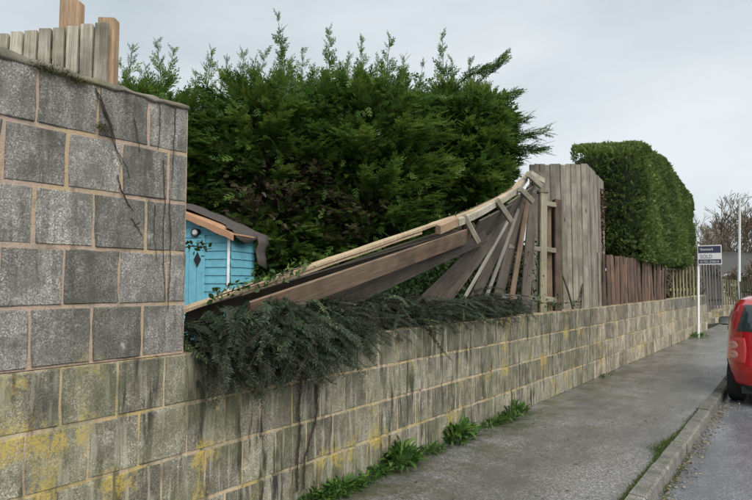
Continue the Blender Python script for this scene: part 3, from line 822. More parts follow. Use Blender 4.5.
# ------------------------------------------------------------------ leylandii cypresses
DEAD = [(PZ(308, 172, 7.3), .36), (PZ(322, 190, 7.3), .32), (PZ(278, 196, 7.2), .42), (PZ(345, 218, 7.4), .34), (PZ(240, 192, 7.3), .45), (PZ(375, 205, 7.6), .22), (PZ(318, 232, 7.3), .22)]
def cyp(label, base, H, rad, nb, spires, laterals, skirt, seed, per=64, bias=None):
    r = np.random.default_rng(seed); base = np.array(base)
    root = empty('cypress_tree', base, label, 'tree', 'leylandii cypresses behind the fence')
    tb = MB(); bpos = []
    trunk_top = base + np.array([r.normal(0, .06), r.normal(0, .06), H*.92])
    tb.tube([base + (trunk_top - base)*t + np.array([.04*math.sin(5*t), .03*math.cos(4*t), 0]) for t in np.linspace(0, 1, 8)], [.085*(1 - .85*t) + .008 for t in np.linspace(0, 1, 8)], 8)
    for q in range(2):   # side stems
        a = r.uniform(0, 6.3); o = np.array([math.cos(a), math.sin(a), 0])
        tb.tube([base + o*.06, base + o*.22 + [0,0,H*.3], base + o*.42 + [0,0,H*.72]], [.05, .038, .01], 6)
    P, D, U, Sc, T = [], [], [], [], []
    lb = MB()
    def bough(p0, p1, n, tonebase, start=.3, sc=(.11, .27), up=.10, spread=.9):
        p0, p1 = np.array(p0), np.array(p1); dv = p1 - p0; L = np.linalg.norm(dv)
        bow = np.array([0, 0, .05*L])
        path = lambda t: p0 + dv*t + bow*4*t*(1 - t)
        lb.tube([path(t) for t in (0, .35, .7, 1.0)], [.016, .012, .008, .003], 4, False)
        for q in range(n):
            t = start + (1 - start)*r.random()**.8
            p = path(t) + r.normal(0, .035, 3)
            tg = dv/L + bow/L*4*(1 - 2*t)
            side = np.cross(tg, [0, 0, 1.0]); side /= max(1e-6, np.linalg.norm(side))
            lat = r.normal(0, spread) + (.5 if q % 2 else -.5)
            f = tg + side*lat*(1 - .45*t) + np.array([0, 0, up + r.normal(0, .22)])
            P.append(p); D.append(f); U.append(np.array([0, 0, 1.0]) + r.normal(0, .33, 3) + np.array([-FH.x, -FH.y, 0])*.22)
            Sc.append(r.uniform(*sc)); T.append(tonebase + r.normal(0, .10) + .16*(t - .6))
    for q in range(nb):
        h = H*(skirt + (1 - skirt)*r.random()**.85); az = r.uniform(0, 2*math.pi)
        dirv = np.array([math.cos(az), math.sin(az), 0])
        tw = -np.dot(dirv, np.array(FH))      # +1 towards the viewer
        if r.random() < .45 and tw < -.2: continue
        f = h/H
        prof = 1.0 if f < .8 else max(.5, 1 - (f - .8)/.2*.5)
        Rr = rad*prof*r.uniform(.72, 1.08)
        if bias is not None: Rr *= 1 + bias[1]*max(0, float(np.dot(dirv, bias[0])))
        hh = h - .16*Rr - .05
        p0 = base + (trunk_top - base)*max(.02, hh/H) ; p1 = base + dirv*Rr + np.array([0, 0, h + r.uniform(-.05, .1)])
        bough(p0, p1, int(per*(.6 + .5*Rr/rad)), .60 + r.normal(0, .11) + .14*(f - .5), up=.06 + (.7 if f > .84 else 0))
    for (px, py, Z, w_) in spires:
        tip = np.array(PZ(px, py, Z)); bot = tip - np.array([r.normal(0, .14), r.normal(0, .14), .75 + .6*w_])
        n = int(46*w_ + 16); lb.tube([bot, tip], [.012, .003], 4, False)
        for q in range(n):
            t = r.random(); p = bot + (tip - bot)*t; a = r.uniform(0, 6.28)
            o = np.array([math.cos(a), math.sin(a), 0])
            P.append(p); D.append(o*(.95 - .35*t) + np.array([0, 0, .85])); U.append(o*.4 + [0, 0, .5] + r.normal(0, .4, 3))
            Sc.append((.36 - .23*t)*r.uniform(.5, 1.25)); T.append(.58 + r.normal(0, .09))
        P.append(tip - np.array([0, 0, .12])); D.append(np.array([0, 0, 1.0])); U.append(r.normal(0, 1, 3)); Sc.append(.14); T.append(.6)
    for (a, c, Z0, Z1, n) in laterals:
        bough(PZ(*a, Z0), PZ(*c, Z1), n, .42, .25, (.18, .32), .12, .75)
    n_in = 8000; az = r.uniform(0, 6.283, n_in); rr = rad*.85*np.sqrt(r.random(n_in)); hz_ = H*(skirt + (.95 - skirt)*r.random(n_in))
    IP = np.stack([base[0] + rr*np.cos(az), base[1] + rr*np.sin(az), base[2] + hz_], 1)
    ID = np.stack([np.cos(az), np.sin(az), r.normal(.1, .35, n_in)], 1) + r.normal(0, .35, (n_in, 3)); IU = r.normal(0, .5, (n_in, 3)) + [0, 0, 1.0]
    P, D, U, Sc, T = map(np.array, (P, D, U, Sc, T))
    keep = np.ones(len(P), bool)
    for c, rr in DEAD:
        q_ = P - np.array(c); dp = q_ @ np.array(FH); q_ = q_ - dp[:, None]*np.array(FH)*.62; d2 = np.linalg.norm(q_*np.array([1, 1, 1.2]), axis=1)*(1 + .25*np.sin(9*P[:, 2] + 7*P[:, 0])); ins = d2 < rr
        hit = ins & (r.random(len(P)) < .85); T[hit] = r.uniform(.0, .11, hit.sum()); Sc[hit] *= .6
        keep &= ~(ins & (r.random(len(P)) < .10))
    # nothing grows inside the shed or through its roof
    rel = P - np.array(corner); uu = rel @ np.array(sfr); vv_ = rel @ np.array(sdv)
    zr = np.where(uu > 0, zt + .2, zt + rise + .3)
    def inshed(Q):
        rel = Q - np.array(corner); uu = rel @ np.array(sfr); vv_ = rel @ np.array(sdv); zr = np.where(uu > 0, zt + .2, zt + rise + .3)
        return ((uu > -WID - .3) & (uu < .3) & (vv_ > -.8) & (vv_ < DEP + .4) & (rel[:, 2] < zr + .3)) | ((uu <= .55) & (vv_ < DEP) & (rel[:, 2] < zt + .85)) | (Q[:, 0] > -.7)
    for c, rr_ in DEAD: IP = IP[np.linalg.norm(IP - np.array(c), axis=1) > rr_*.9] if False else IP
    ki = ~inshed(IP); IP, ID, IU = IP[ki], ID[ki], IU[ki]
    keep &= ~((uu > -WID - .3) & (uu < .16) & (vv_ > -.8) & (vv_ < DEP + .2) & (rel[:, 2] < zr + .15))
    keep &= ~((uu <= .45) & (vv_ < DEP*.85) & (rel[:, 2] < zt + .75))
    keep &= (P[:, 0] < -.45)
    deep = (P - base) @ np.array(FH); keep &= ~((deep > .35) & (P[:, 2] < base[2] + .8*H) & (r.random(len(P)) < .6))
    P, D, U, Sc, T = P[keep], D[keep], U[keep], Sc[keep], T[keep]
    X, Y, Zv = frames(D, U)
    tb.build('trunk', M['bark_red'], root, True)
    lb.build('bough', M['twig_dead'], root)
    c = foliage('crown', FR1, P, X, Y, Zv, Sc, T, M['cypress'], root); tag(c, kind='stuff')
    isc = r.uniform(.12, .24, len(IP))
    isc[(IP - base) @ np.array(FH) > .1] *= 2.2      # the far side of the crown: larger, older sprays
    itone = np.clip(r.normal(.46, .10, len(IP)), .17, 1)
    for c_, rr in DEAD:
        q_ = IP - np.array(c_); dp = q_ @ np.array(FH); q_ = q_ - dp[:, None]*np.array(FH)*.62
        hit = (np.linalg.norm(q_, axis=1) < rr*1.1) & (r.random(len(IP)) < .7); itone[hit] = r.uniform(0, .09, hit.sum()); isc[hit] = r.uniform(.08, .15, hit.sum())
    IX, IY, IZ = frames(ID, IU)
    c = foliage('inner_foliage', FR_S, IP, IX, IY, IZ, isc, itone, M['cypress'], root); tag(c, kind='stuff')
    return root
def GP(px, Z, z=.93):
    p = PZ(px, 280, Z); return (p.x, p.y, z)
cyp('leftmost feathery cypress, rising behind the tall wall and the shed', GP(165, 8.9), 3.6, 1.45, 215,
    [(133,44,8.6,.7),(157,42,8.7,.9),(174,50,8.8,.7),(196,72,8.8,.5),(212,50,8.7,.6),(146,66,8.4,.5),(120,62,8.8,.5)], [], .05, 21)
cyp('cypress with the tallest spire and a brown dead patch', GP(275, 8.6), 3.7, 1.35, 225,
    [(278,15,8.6,1.5),(244,53,8.6,.7),(255,62,8.5,.5),(302,48,8.5,.8),(289,60,8.4,.6),(228,60,8.6,.6),(266,52,8.7,.7),(312,66,8.4,.5)], [], .03, 22)
cyp('cypress with several thin spires in the middle of the row', GP(368, 8.7), 3.8, 1.35, 225,
    [(329,30,8.6,1.2),(349,52,8.5,.8),(362,38,8.7,1.1),(390,36,8.6,1.0),(404,56,8.5,.8),(340,62,8.4,.5),(378,60,8.5,.6)], [], .03, 23)
cyp('rightmost cypress with boughs reaching over the tall fence', GP(462, 9.3), 3.85, .92, 150,
    [(442,33,9.1,1.2),(424,62,9.0,.7),(452,60,9.2,.8),(470,58,9.3,.6)],
    [((455,110),(503,60),9.2,9.2,55),((455,135),(510,96),9.2,9.1,60),((460,150),(524,119),9.2,9.1,60),((465,155),(544,133),9.3,9.2,75),((470,160),(541,150),9.3,9.0,60),
     ((450,90),(486,68),9.2,9.3,45),((460,160),(520,156),9.3,9.1,50),((462,150),(500,140),9.3,8.8,50),((455,125),(492,118),9.3,8.8,50),((470,162),(534,150),9.3,9.3,45)], .50, 24, 74)
# low cypress growth filling in front, below the crowns
b = MB()

# reddish bare stems under the right tree
st = empty('bare_tree', GP(496, 9.6), 'reddish bare stems standing under the rightmost cypress', 'tree')
for px, tx, w_, y0_ in ((491, 492, .055, 160), (498, 499.5, .06, 155), (503, 506, .035, 158), (484, 486, .04, 165), (507, 509, .04, 162)):
    b = MB(); p0 = Vector(GP(px, 9.75)); p1 = PZ(tx, y0_, 9.7)
    b.tube([p0, p0*.5 + p1*.5 + Vector((random.uniform(-.04,.04), 0, 0)), p1], [w_*.6, w_*.5, w_*.35], 7); b.build('stem', M['bark_red'], st, True)

# ------------------------------------------------------------------ clipped hedge
HX0, HX1, HY0, HY1, HZ0, HZ1 = -1.70, .16, 13.0, 19.6, 2.08, 4.78
def hedge_point(u, v, face):
    pass
hc = Vector(((HX0+HX1)/2, (HY0+HY1)/2, (HZ0+HZ1)/2)); hh = np.array([(HX1-HX0)/2, (HY1-HY0)/2, (HZ1-HZ0)/2])
hg = empty('clipped_hedge', (hc.x, hc.y, .93), 'clipped box-shaped conifer hedge overhanging the red-brown fence', 'hedge')
N = 24000
d = rng.normal(0, 1, (N*2, 3))
# superellipsoid sampling on the faces of a rounded box
fc = rng.integers(0, 6, N*2); q = rng.uniform(-1, 1, (N*2, 3)); ax = fc % 3; sg = np.where(fc < 3, -1, 1)
areas = np.array([hh[1]*hh[2], hh[0]*hh[2], hh[0]*hh[1]]); 
accp = rng.random(N*2) < areas[ax]/areas.max()
q[np.arange(N*2), ax] = sg; q = q[accp]
e = 8.0
ln = (np.abs(q)**e).sum(1)**(1/e); nq = q/ln[:, None]
nrm = norm(np.sign(nq)*np.abs(nq)**(e - 1)/hh)
def lump(p): return .02*np.sin(p[:,0]*3.1 + p[:,1]*2.3) + .025*np.sin(p[:,1]*3.7 + p[:,2]*4.1) + .02*np.sin(p[:,2]*7 + p[:,0]*5)
pp = nq*hh
# the top slopes down to the far end and the lower edge tucks in
ty = np.clip((pp[:,1] + hh[1])/(2*hh[1]), 0, 1)
pz = pp[:,2] - (pp[:,2] > 0)*pp[:,2]*(.42*np.clip((ty - .35)/.65, 0, 1)**1.4)
pp[:,2] = pz + (pp[:,2] > 0)*.10*(hh[0] - pp[:,0])
pp = pp + nrm*(lump(pp)[:, None]) + np.array(hc)
vis = (nrm[:, 0] > -.4)
pp, nrm = pp[vis], nrm[vis]
fw = nrm + rng.normal(0, .45, pp.shape) + np.array([0, 0, .35]); upv = rng.normal(0, 1, pp.shape) + np.array([0,0,.6])
X, Y, Zv = frames(fw, upv)
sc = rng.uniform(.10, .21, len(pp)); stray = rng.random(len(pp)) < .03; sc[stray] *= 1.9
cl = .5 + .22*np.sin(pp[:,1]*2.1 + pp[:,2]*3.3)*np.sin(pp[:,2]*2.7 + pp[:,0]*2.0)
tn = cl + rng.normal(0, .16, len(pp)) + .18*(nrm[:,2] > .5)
pos_ = pp - norm(fw)*sc[:, None]*.6
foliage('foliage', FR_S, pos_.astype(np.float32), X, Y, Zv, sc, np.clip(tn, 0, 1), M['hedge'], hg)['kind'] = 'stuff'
# solid dark core filling the hedge behind its sprays
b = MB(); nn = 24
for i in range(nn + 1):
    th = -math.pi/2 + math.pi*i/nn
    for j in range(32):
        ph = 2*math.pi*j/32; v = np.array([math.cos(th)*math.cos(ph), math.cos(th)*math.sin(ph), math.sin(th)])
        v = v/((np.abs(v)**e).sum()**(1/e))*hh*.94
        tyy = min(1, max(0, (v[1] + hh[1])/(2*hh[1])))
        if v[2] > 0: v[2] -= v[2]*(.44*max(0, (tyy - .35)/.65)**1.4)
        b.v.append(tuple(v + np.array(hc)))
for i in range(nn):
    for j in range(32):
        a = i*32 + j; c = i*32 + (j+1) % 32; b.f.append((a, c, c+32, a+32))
b.build('inner_core', M['hedge_core'], hg, True)
for yy in (13.8, 15.2, 16.6, 18.0):
    b = MB(); b.tube([(-.8, yy, .9), (-.78, yy + .05, 1.6), (-.8, yy, 2.4)], [.07, .06, .05], 7); b.build('trunk', M['bark_red'], hg, True)
# dry climber on the edge of the tall fence
cb = empty('dry_climber', PZ(602, 300, 10.9), 'dry reddish climber on the end of the tall fence', 'plant')
b = MB(); pts = [PZ(601.5 + 2*math.sin(i*.9), 300 - 12.0*i, 10.75) for i in range(10)]
b.tube(pts, .012, 5); b.build('stem', M['twig_dead'], cb)
N = 700; t = rng.random(N); pos_ = np.array([PZ(601.3 + rng.normal(0, 1.3), 188 + 70*q, 10.75) for q in t])
X, Y, Zv = frames(rng.normal(0, 1, (N, 3)) + [0, 0, -.6], rng.normal(0, 1, (N, 3)))
LEAF = ([(0,0,0), (.35,.3,.04), (.75,.24,0), (1,0,-.08), (.75,-.24,0), (.35,-.3,.04)], [(0,1,2,3), (0,3,4,5)])
M['dry_leaf'] = leafmat('dry_leaf', [(.0, (.08, .045, .03)), (1.0, (.20, .12, .08))], .15)
foliage('foliage', LEAF, pos_, X, Y, Zv, rng.uniform(.03, .06, N), rng.random(N), M['dry_leaf'], cb)['kind'] = 'stuff'

BARB = ([(0,-.03,0), (.42,.15,.02), (1,0,-.08), (.5,-.14,0)], [(0,1,2,3)])
LEAFN = ([(0,0,0), (.45,.24,.03), (1,0,-.06), (.45,-.24,.03)], [(0,1,2,3)])
# ------------------------------------------------------------------ creeping shrub spilling over the low wall (herringbone twigs, tiny leaves)
def shrub(label, strands, seed, bl=.052, bare_=.15):
    r = np.random.default_rng(seed); p0 = strands[0][0]
    root = empty('creeping_shrub', (-.2, float(np.mean([s[0][1] for s in strands])), WALLTOP), label, 'shrub', 'dark creeping shrubs on the low wall')
    tb = MB(); P, D, U, Sc, T = [], [], [], [], []
    for (a, m_, c, th) in strands:
        a, m_, c = map(np.array, (a, m_, c))
        path = lambda t: a*(1-t)**2 + m_*2*t*(1-t) + c*t*t
        L = np.linalg.norm(c - a) + .05
        tb.tube([path(t) for t in np.linspace(0, 1, 7)], [th*(1 - .75*t) for t in np.linspace(0, 1, 7)], 4, False)
        n = int(L/(bl*.25)) + 6
        if r.random() < bare_: continue
        tone = r.normal(.45, .2) if r.random() > .14 else r.uniform(0, .08)
        fn = np.array([.6, -.3, .4]) + r.normal(0, .7, 3)
        for q in range(n):
            t = .04 + .96*q/n; p = path(t); tg = path(min(1, t + .03)) - path(t - .03); tg /= max(1e-6, np.linalg.norm(tg))
            nr = np.cross(tg, fn); nr /= max(1e-6, np.linalg.norm(nr))
            for sgn in (-1, 1):
                Ls = r.uniform(.5, 1.1)*(bl - .5*bl*t); dd = tg*.55 + nr*sgn + r.normal(0, .16, 3)
                P.append(p); D.append(dd); U.append(fn + r.normal(0, .35, 3)); Sc.append(Ls); T.append(tone + r.normal(0, .13) if r.random() > .003 else .99)
    P, D, U, Sc, T = map(np.array, (P, D, U, Sc, T))
    X, Y, Zv = frames(D, U)
    tb.build('twig', M['twig'], root)
    foliage('foliage', BARB, P, X, Y, Zv, Sc, np.clip(T, .0, 1), M['shrub'], root)['kind'] = 'stuff'
    return root
r_ = np.random.default_rng(5)
strA, strB = [], []
# left clump: long strands sweeping out over the wall and hanging down
for i in range(380):
    y0 = r_.uniform(2.05, 3.5); x0 = r_.uniform(-.42, -.05)
    z0 = WALLTOP + r_.uniform(-.02, .20 if y0 < 2.6 else .12) + .05*max(0, y0 - 2.7)
    dy = r_.normal(-.05 if y0 > 2.8 else .08, .30); dx = r_.uniform(.08, .36) - x0*.75
    drop = r_.uniform(-.04, .30) + (.10 if 2.3 < y0 < 3.2 else 0)
    c = np.array([x0 + dx, min(max(y0 + dy, 2.0), 3.75), max(z0 - drop, WALLTOP - .30)])
    m_ = (np.array([x0, y0, z0]) + c)/2 + np.array([.06, r_.normal(0, .08), r_.uniform(.0, .12)])
    strA.append((np.array([x0, y0, z0]), m_, c, r_.uniform(.003, .006)))
for i in range(60):      # long arching sprays lying over the end of the fallen boards
    y0 = r_.uniform(2.0, 3.15); x0 = r_.uniform(-.12, .06); z0 = WALLTOP + r_.uniform(.06, .20)
    sg2 = 1 if r_.random() < .6 else -1
    c = np.array([r_.uniform(.12, .34), min(max(y0 + sg2*r_.uniform(.15, .75), 2.0), 3.6), z0 - r_.uniform(.10, .46)])
    m_ = (np.array([x0, y0, z0]) + c)/2 + np.array([.10, 0, r_.uniform(.05, .18)])
    strA.append((np.array([x0, y0, z0]), m_, c, r_.uniform(.003, .006)))
for i in range(105):      # sprays hanging in front of the lower end of the thick board
    y0 = r_.uniform(2.12, 2.85); x0 = r_.uniform(.07, .15); z0 = WALLTOP + r_.uniform(.10, .30)
    c = np.array([x0 + r_.uniform(.05, .22), max(2.04, y0 + r_.normal(.05, .25)), z0 - r_.uniform(.05, .34)])
    m_ = (np.array([x0, y0, z0]) + c)/2 + np.array([.05, 0, r_.uniform(.04, .12)])
    strA.append((np.array([x0, y0, z0]), m_, c, r_.uniform(.002, .004)))
shrub('shaggy dark creeping shrub spilling over the low wall beside the tall wall', strA, 31)
for i in range(800):
    y0 = 3.2 + 3.75*r_.random()**1.25; x0 = r_.uniform(-.75, -.04)
    hmx = .26 if y0 < 4.5 else (.22 if y0 < 5.6 else .28)
    z0 = WALLTOP + r_.uniform(0, hmx)*(1 if y0 < 6.4 else .75)
    dy = r_.normal(.0, .30); dx = r_.uniform(.02, .25) - x0*.75
    drop = r_.uniform(-.08, .26)*(1 if y0 < 4.3 else .6)
    c = np.array([x0 + dx, min(y0 + dy, 7.1), max(z0 - drop, WALLTOP - .10 - (.06 if r_.random() < .2 else 0))])
    m_ = (np.array([x0, y0, z0]) + c)/2 + np.array([.03, 0, r_.uniform(.03, .16)])
    strB.append((np.array([x0, y0, z0]), m_, c, r_.uniform(.0025, .005)))
strB.append((np.array(PX(425, 322, .03)), np.array(PX(432, 340, .10)), np.array(PX(451, 360, .06)), .005))
shrub('low dark creeping shrub along the wall top under the fanned boards', strB, 32, .038, .22)
ug = empty('undergrowth', (-.9, 4.6, .93), 'dark leafy undergrowth in the garden behind the collapsed fence', 'shrub')
N = 9000; yv = rng.uniform(2.9, 7.9, N); xv = rng.uniform(-1.5, -.32, N)
zt_ = .93 + rng.random(N)*(.45 + .75*np.clip((yv - 3.4)/3.2, 0, 1))
P = np.stack([xv, yv, zt_], 1); X, Y, Zv = frames(rng.normal(0, .7, (N, 3)) + [.3, 0, .3], rng.normal(0, .6, (N, 3)) + [.2, 0, 1])
foliage('foliage', LEAF, P, X, Y, Zv, rng.uniform(.04, .085, N), np.clip(rng.normal(.35, .2, N), 0, .9), M['ivy'], ug)['kind'] = 'stuff'
b = MB()
for i in range(40):
    y_, x_ = random.uniform(3, 7.8), random.uniform(-1.4, -.35); h_ = .35 + .7*min(1, max(0, (y_ - 3.4)/3.2))
    b.tube([(x_, y_, .92), (x_ + random.uniform(-.1, .1), y_ + random.uniform(-.15, .15), .92 + h_*.6), (x_ + random.uniform(-.2, .2), y_ + random.uniform(-.3, .3), .92 + h_)], [.008, .006, .003], 4)
b.build('stem', M['twig_dead'], ug)
# old stems stuck on the face of the low wall
ivs = []
for q, (pts, lab) in enumerate((([(301, 372), (299, 400), (301, 425), (297, 450), (299, 470), (296, 492)], 'left of the two twisted dark climber stems on the low wall'), ([(319, 350), (317, 380), (318, 405), (312, 432), (306, 458), (302, 490)], 'right of the two twisted dark climber stems on the low wall'))):
    e_ = empty('climber_stem', PX(*pts[-1], .02), lab, 'plant', 'climber stems on the low wall')
    P_ = []
    for i in range(len(pts) - 1):
        for s in range(9):
            t = s/9; a, c = pts[i], pts[i+1]
            P_.append(PX(a[0] + (c[0]-a[0])*t, a[1] + (c[1]-a[1])*t, .018))
    P_.append(PX(*pts[-1], .018))
    for strand in range(3):
        b = MB(); ph = strand*2.1
        b.tube([p + Vector((.004*math.sin(i*.75 + ph), .007*math.sin(i*.85 + ph) + .012*math.sin(i*.31) + random.uniform(-.009,.009), random.uniform(-.004,.004))) for i, p in enumerate(P_)], [.0024 + .0016*random.random() for _ in P_], 5)
        b.build('stem', M['twig'], e_)
    b = MB()
    for i in range(26):
        p = random.choice(P_); b.tube([p, p + Vector((.004, random.uniform(-.05,.05), random.uniform(-.03,.05)))], [.002, .001], 3, False)
    b.build('rootlets', M['twig'], e_)['kind'] = 'stuff'
# dry tendrils on the tall wall
dt = empty('dry_tendrils', PX(110, 120, .01), 'thin dry dark tendrils hanging on the face of the tall wall', 'plant')
for pts in ([(96,88),(104,112),(112,130),(118,152),(127,168),(130,178)], [(98,92),(110,120),(113,142),(122,165)], [(104,110),(112,125)], [(134,118),(137,130),(140,152)], [(118,175),(122,192),(128,204),(133,210)], [(131,218),(138,228),(142,236)], [(160,95),(160,125),(158,150)], [(164,160),(165,200),(163,250),(165,300)], [(155,205),(154,240),(157,260)], [(176,105),(174,150),(172,180)], [(120,186),(129,206)], [(170,200),(171,260),(168,310)], [(140,222),(133,226)]):
    b = MB(); P_ = []
    for i in range(len(pts) - 1):
        for s in range(5): P_.append(PX(pts[i][0] + (pts[i+1][0]-pts[i][0])*s/5 + random.uniform(-.7,.7), pts[i][1] + (pts[i+1][1]-pts[i][1])*s/5, .009))
    P_.append(PX(*pts[-1], .009)); b.tube(P_, [.0035*(1 - .5*i/len(P_)) for i in range(len(P_))], 4); b.build('tendril', M['twig'], dt)

# ------------------------------------------------------------------ small green shoots on the cap and shed side
def sprig(name, label, pts, n, size, mat, group=None, tone=(.4, 1), spread=.05):
    e_ = empty(name, pts[0], label, 'plant', group)
    b = MB(); b.tube(pts, [.004]*len(pts), 4); b.build('stem', M['twig'], e_)
    k_ = rng.random(n)*(len(pts) - 1); i_ = k_.astype(int); f_ = (k_ - i_)[:, None]; A_ = np.array([list(p) for p in pts])
    P = A_[i_]*(1 - f_) + A_[i_ + 1]*f_ + rng.normal(0, spread, (n, 3))
    X, Y, Zv = frames(rng.normal(0, 1, (n, 3)) + [0, 0, .5], rng.normal(0, .6, (n, 3)) + [0, 0, 1])
    foliage('foliage', LEAF, P, X, Y, Zv, rng.uniform(.6, 1.2, n)*size, rng.uniform(*tone, n), mat, e_)['kind'] = 'stuff'
sprig('ivy_trail', 'row of ivy shoots along the lower end of the fallen cap rail', [PX(215 + 12*i, 296 - 4.15*i + 1, .06) for i in range(9)], 150, .045, M['ivy'], None, (.1, 1), .028)
sprig('ivy_trail', 'sprig of ivy hanging in front of the shed door', [PX(183, 248, -.25), PX(192, 246, -.25), PX(203, 247, -.25), PX(207, 252, -.25)], 40, .04, M['ivy'], None, (.0, .6), .02)
sprig('ivy_trail', 'tiny bright shoots on the bent part of the cap rail', [PX(440, 221, .04), PX(468, 210, .04), PX(500, 195, .02), PX(512, 188, .02)], 45, .03, M['ivy'], None, (.6, 1), .016)
sprig('ivy_trail', 'thin green growth at the foot of the mossy posts', [PX(530, 300, -.05), PX(545, 303, -.05), PX(562, 303, -.05), PX(580, 302, -.05)], 140, .04, M['ivy'], None, (.1, .9), .05)
sprig('ivy_trail', 'dark ivy growing behind the last upright fan boards', [PX(512, 240, -.25), PX(515, 265, -.25), PX(518, 285, -.25), PX(530, 240, -.25), PX(532, 295, -.25)], 420, .05, M['ivy'], None, (0, .45), .09)

# ------------------------------------------------------------------ weeds at the foot of the wall
WL = []
def leaf_strip():
    v, f = [], []; n = 5
    for i in range(n + 1):
        t = i/n; wd = .13*math.sin(math.pi*min(1, t*.9 + .08))**.8 if i < n else .004
        zc = .55*t - .62*t*t
        v += [(t, -wd, zc + .04*wd/.13), (t, 0, zc), (t, wd, zc + .04*wd/.13)]
    for i in range(n):
        a = i*3; f += [(a, a+1, a+4, a+3), (a+1, a+2, a+5, a+4)]
    return v, f
LS = leaf_strip()
def weed(label, px, py, rad, n, h, sz, seed, cat='weed', xoff=None):
    r = np.random.default_rng(seed); c = PG(px, py, -.012); c.x = max(.06, c.x)
    e_ = empty('weed_clump', c, label, 'weed', 'weeds along the foot of the wall')
    a = r.uniform(0, 6.28, n); rr = rad*np.sqrt(r.random(n))
    P = np.stack([np.abs(c.x + rr*np.cos(a)*.45 - .01) + .01, c.y + rr*np.sin(a), c.z + h*r.random(n)*(1 - rr/rad*.6)], 1)
    D = np.stack([np.cos(a)*.8 + .25, np.sin(a)*.9, r.uniform(.1, 1.2, n)], 1) + r.normal(0, .3, (n, 3))
    X, Y, Zv = frames(D, np.array([[0, 0, 1.0]]) + r.normal(0, .3, (n, 3)))
    foliage('leaves', LS, P, X, Y, Zv, r.uniform(.6, 1.25, n)*sz, np.clip(r.normal(.5, .22, n), 0, 1), M['weed'], e_)['kind'] = 'stuff'
    b = MB()
    for i in range(10):
        q = r.integers(0, n); b.tube([Vector((c.x + r.normal(0, .02)*.5 + .02, c.y + r.normal(0, rad*.4), c.z - .005)), Vector(P[q])], [.004, .002], 4)
    b.build('stem', M['weed'], e_)
weed('low spreading weed at the wall foot nearest the viewer', 322, 488, .22, 130, .10, .085, 41)
weed('small weed between the nearest weed and the big clump', 352, 480, .16, 80, .07, .07, 47)
weed('largest leafy weed clump at the wall foot, nearest of the two big ones', 402, 466, .21, 150, .19, .125, 42)
weed('second big leafy weed clump at the wall foot', 457, 440, .26, 150, .19, .125, 43)
weed('small weed just beyond the second big clump', 484, 424, .24, 90, .08, .08, 48)
weed('farthest weed clump at the wall foot', 505, 415, .32, 130, .15, .10, 44)
weed('low weed in front of the thin stems, between the near weeds', 338, 486, .18, 100, .06, .06, 51)
weed('small weed touching the near side of the largest clump', 376, 474, .15, 80, .08, .075, 52)
weed('small weed between the two big leafy clumps', 430, 452, .16, 80, .07, .07, 53)
weed('low weed on the near side of the farthest clump', 494, 420, .2, 70, .07, .07, 54)
weed('weed at the very bottom edge of the picture, below the thin stems', 300, 497, .22, 120, .10, .08, 55)
weed('tiny weed tuft at the foot of the paler wall', 600, 376, .2, 40, .04, .05, 45)
weed('green weed patch by the base of the sign post', 686, 336, .7, 130, .10, .10, 46)

# grass and moss along the kerb, dead leaves in the gutter
N = 11000; yv = rng.uniform(2.9, 8.4, N)
dn = np.clip(.9*np.exp(-((yv - 6.2)/.55)**2) + .75*np.exp(-((yv - 4.9)/.35)**2) + .5*np.exp(-((yv - 3.7)/.5)**2) + .15, 0, 1); kp = rng.random(N) < dn; yv = yv[kp]; N = len(yv)
P = np.stack([kx(yv) - .128 - np.abs(rng.normal(0, .018 + .05*np.exp(-((yv - 6.2)/.35)**2), N)), yv, np.full(N, -.02)], 1)
BLADE = ([(0, -.06, 0), (0, .06, 0), (.55, .045, .03), (.55, -.045, .03), (1, 0, -.06)], [(0, 1, 2, 3), (3, 2, 4)])
X, Y, Zv = frames(rng.normal(0, 1, (N, 3)) + [0, 0, .6], rng.normal(0, 1, (N, 3)))
o = foliage('kerb_grass', BLADE, P, X, Y, Zv, rng.uniform(.014, .046, N), rng.random(N), M['grass'], None)
tag(o, 'short grass and moss growing in the joint behind the kerb', 'grass', kind='stuff')
N = 900; yv = rng.uniform(2.8, 10, N)
P = np.stack([kx(yv) + .012 + np.abs(rng.normal(0, .075, N)), yv, np.full(N, -.108) + rng.uniform(0, .012, N)], 1)
X, Y, Zv = frames(rng.normal(0, 1, (N, 3))*[1, 1, .25], rng.normal(0, .3, (N, 3)) + [0, 0, 1])
o = foliage('leaf_litter', LEAF, P, X, Y, Zv, rng.uniform(.012, .04, N), rng.random(N), M['litter'], None)
tag(o, 'brown leaf litter lying in the gutter along the kerb', 'leaves', kind='stuff')
N = 900; yv = rng.uniform(3.4, 7.5, N)
kp = rng.random(N) < np.exp(-((yv - 5.6)/.6)**2) + .25; yv = yv[kp]; N = len(yv)
P = np.stack([kx(yv) + .012 + np.abs(rng.normal(0, .02, N)), yv, np.full(N, -.112)], 1)
X, Y, Zv = frames(rng.normal(0, .8, (N, 3)) + [0, 0, .6], rng.normal(0, 1, (N, 3)))
o = foliage('gutter_grass', BLADE, P, X, Y, Zv, rng.uniform(.02, .055, N), rng.random(N), M['grass'], None)
tag(o, 'sparse grass growing in the gutter at the kerb face', 'grass', kind='stuff')
N = 260; yv = 2.2 + 14*rng.random(N)**1.5
P = np.stack([.08 + 1.65*rng.random(N)**1.6, yv, np.full(N, -.012)], 1)
X, Y, Zv = frames(rng.normal(0, 1, (N, 3))*[1, 1, .15], rng.normal(0, .2, (N, 3)) + [0, 0, 1])
o = foliage('pavement_litter', LEAFN, P, X, Y, Zv, rng.uniform(.012, .05, N), rng.random(N)*.5, M['litter'], None)
tag(o, 'scattered bits of twig and dead leaf on the pavement', 'leaves', kind='stuff')
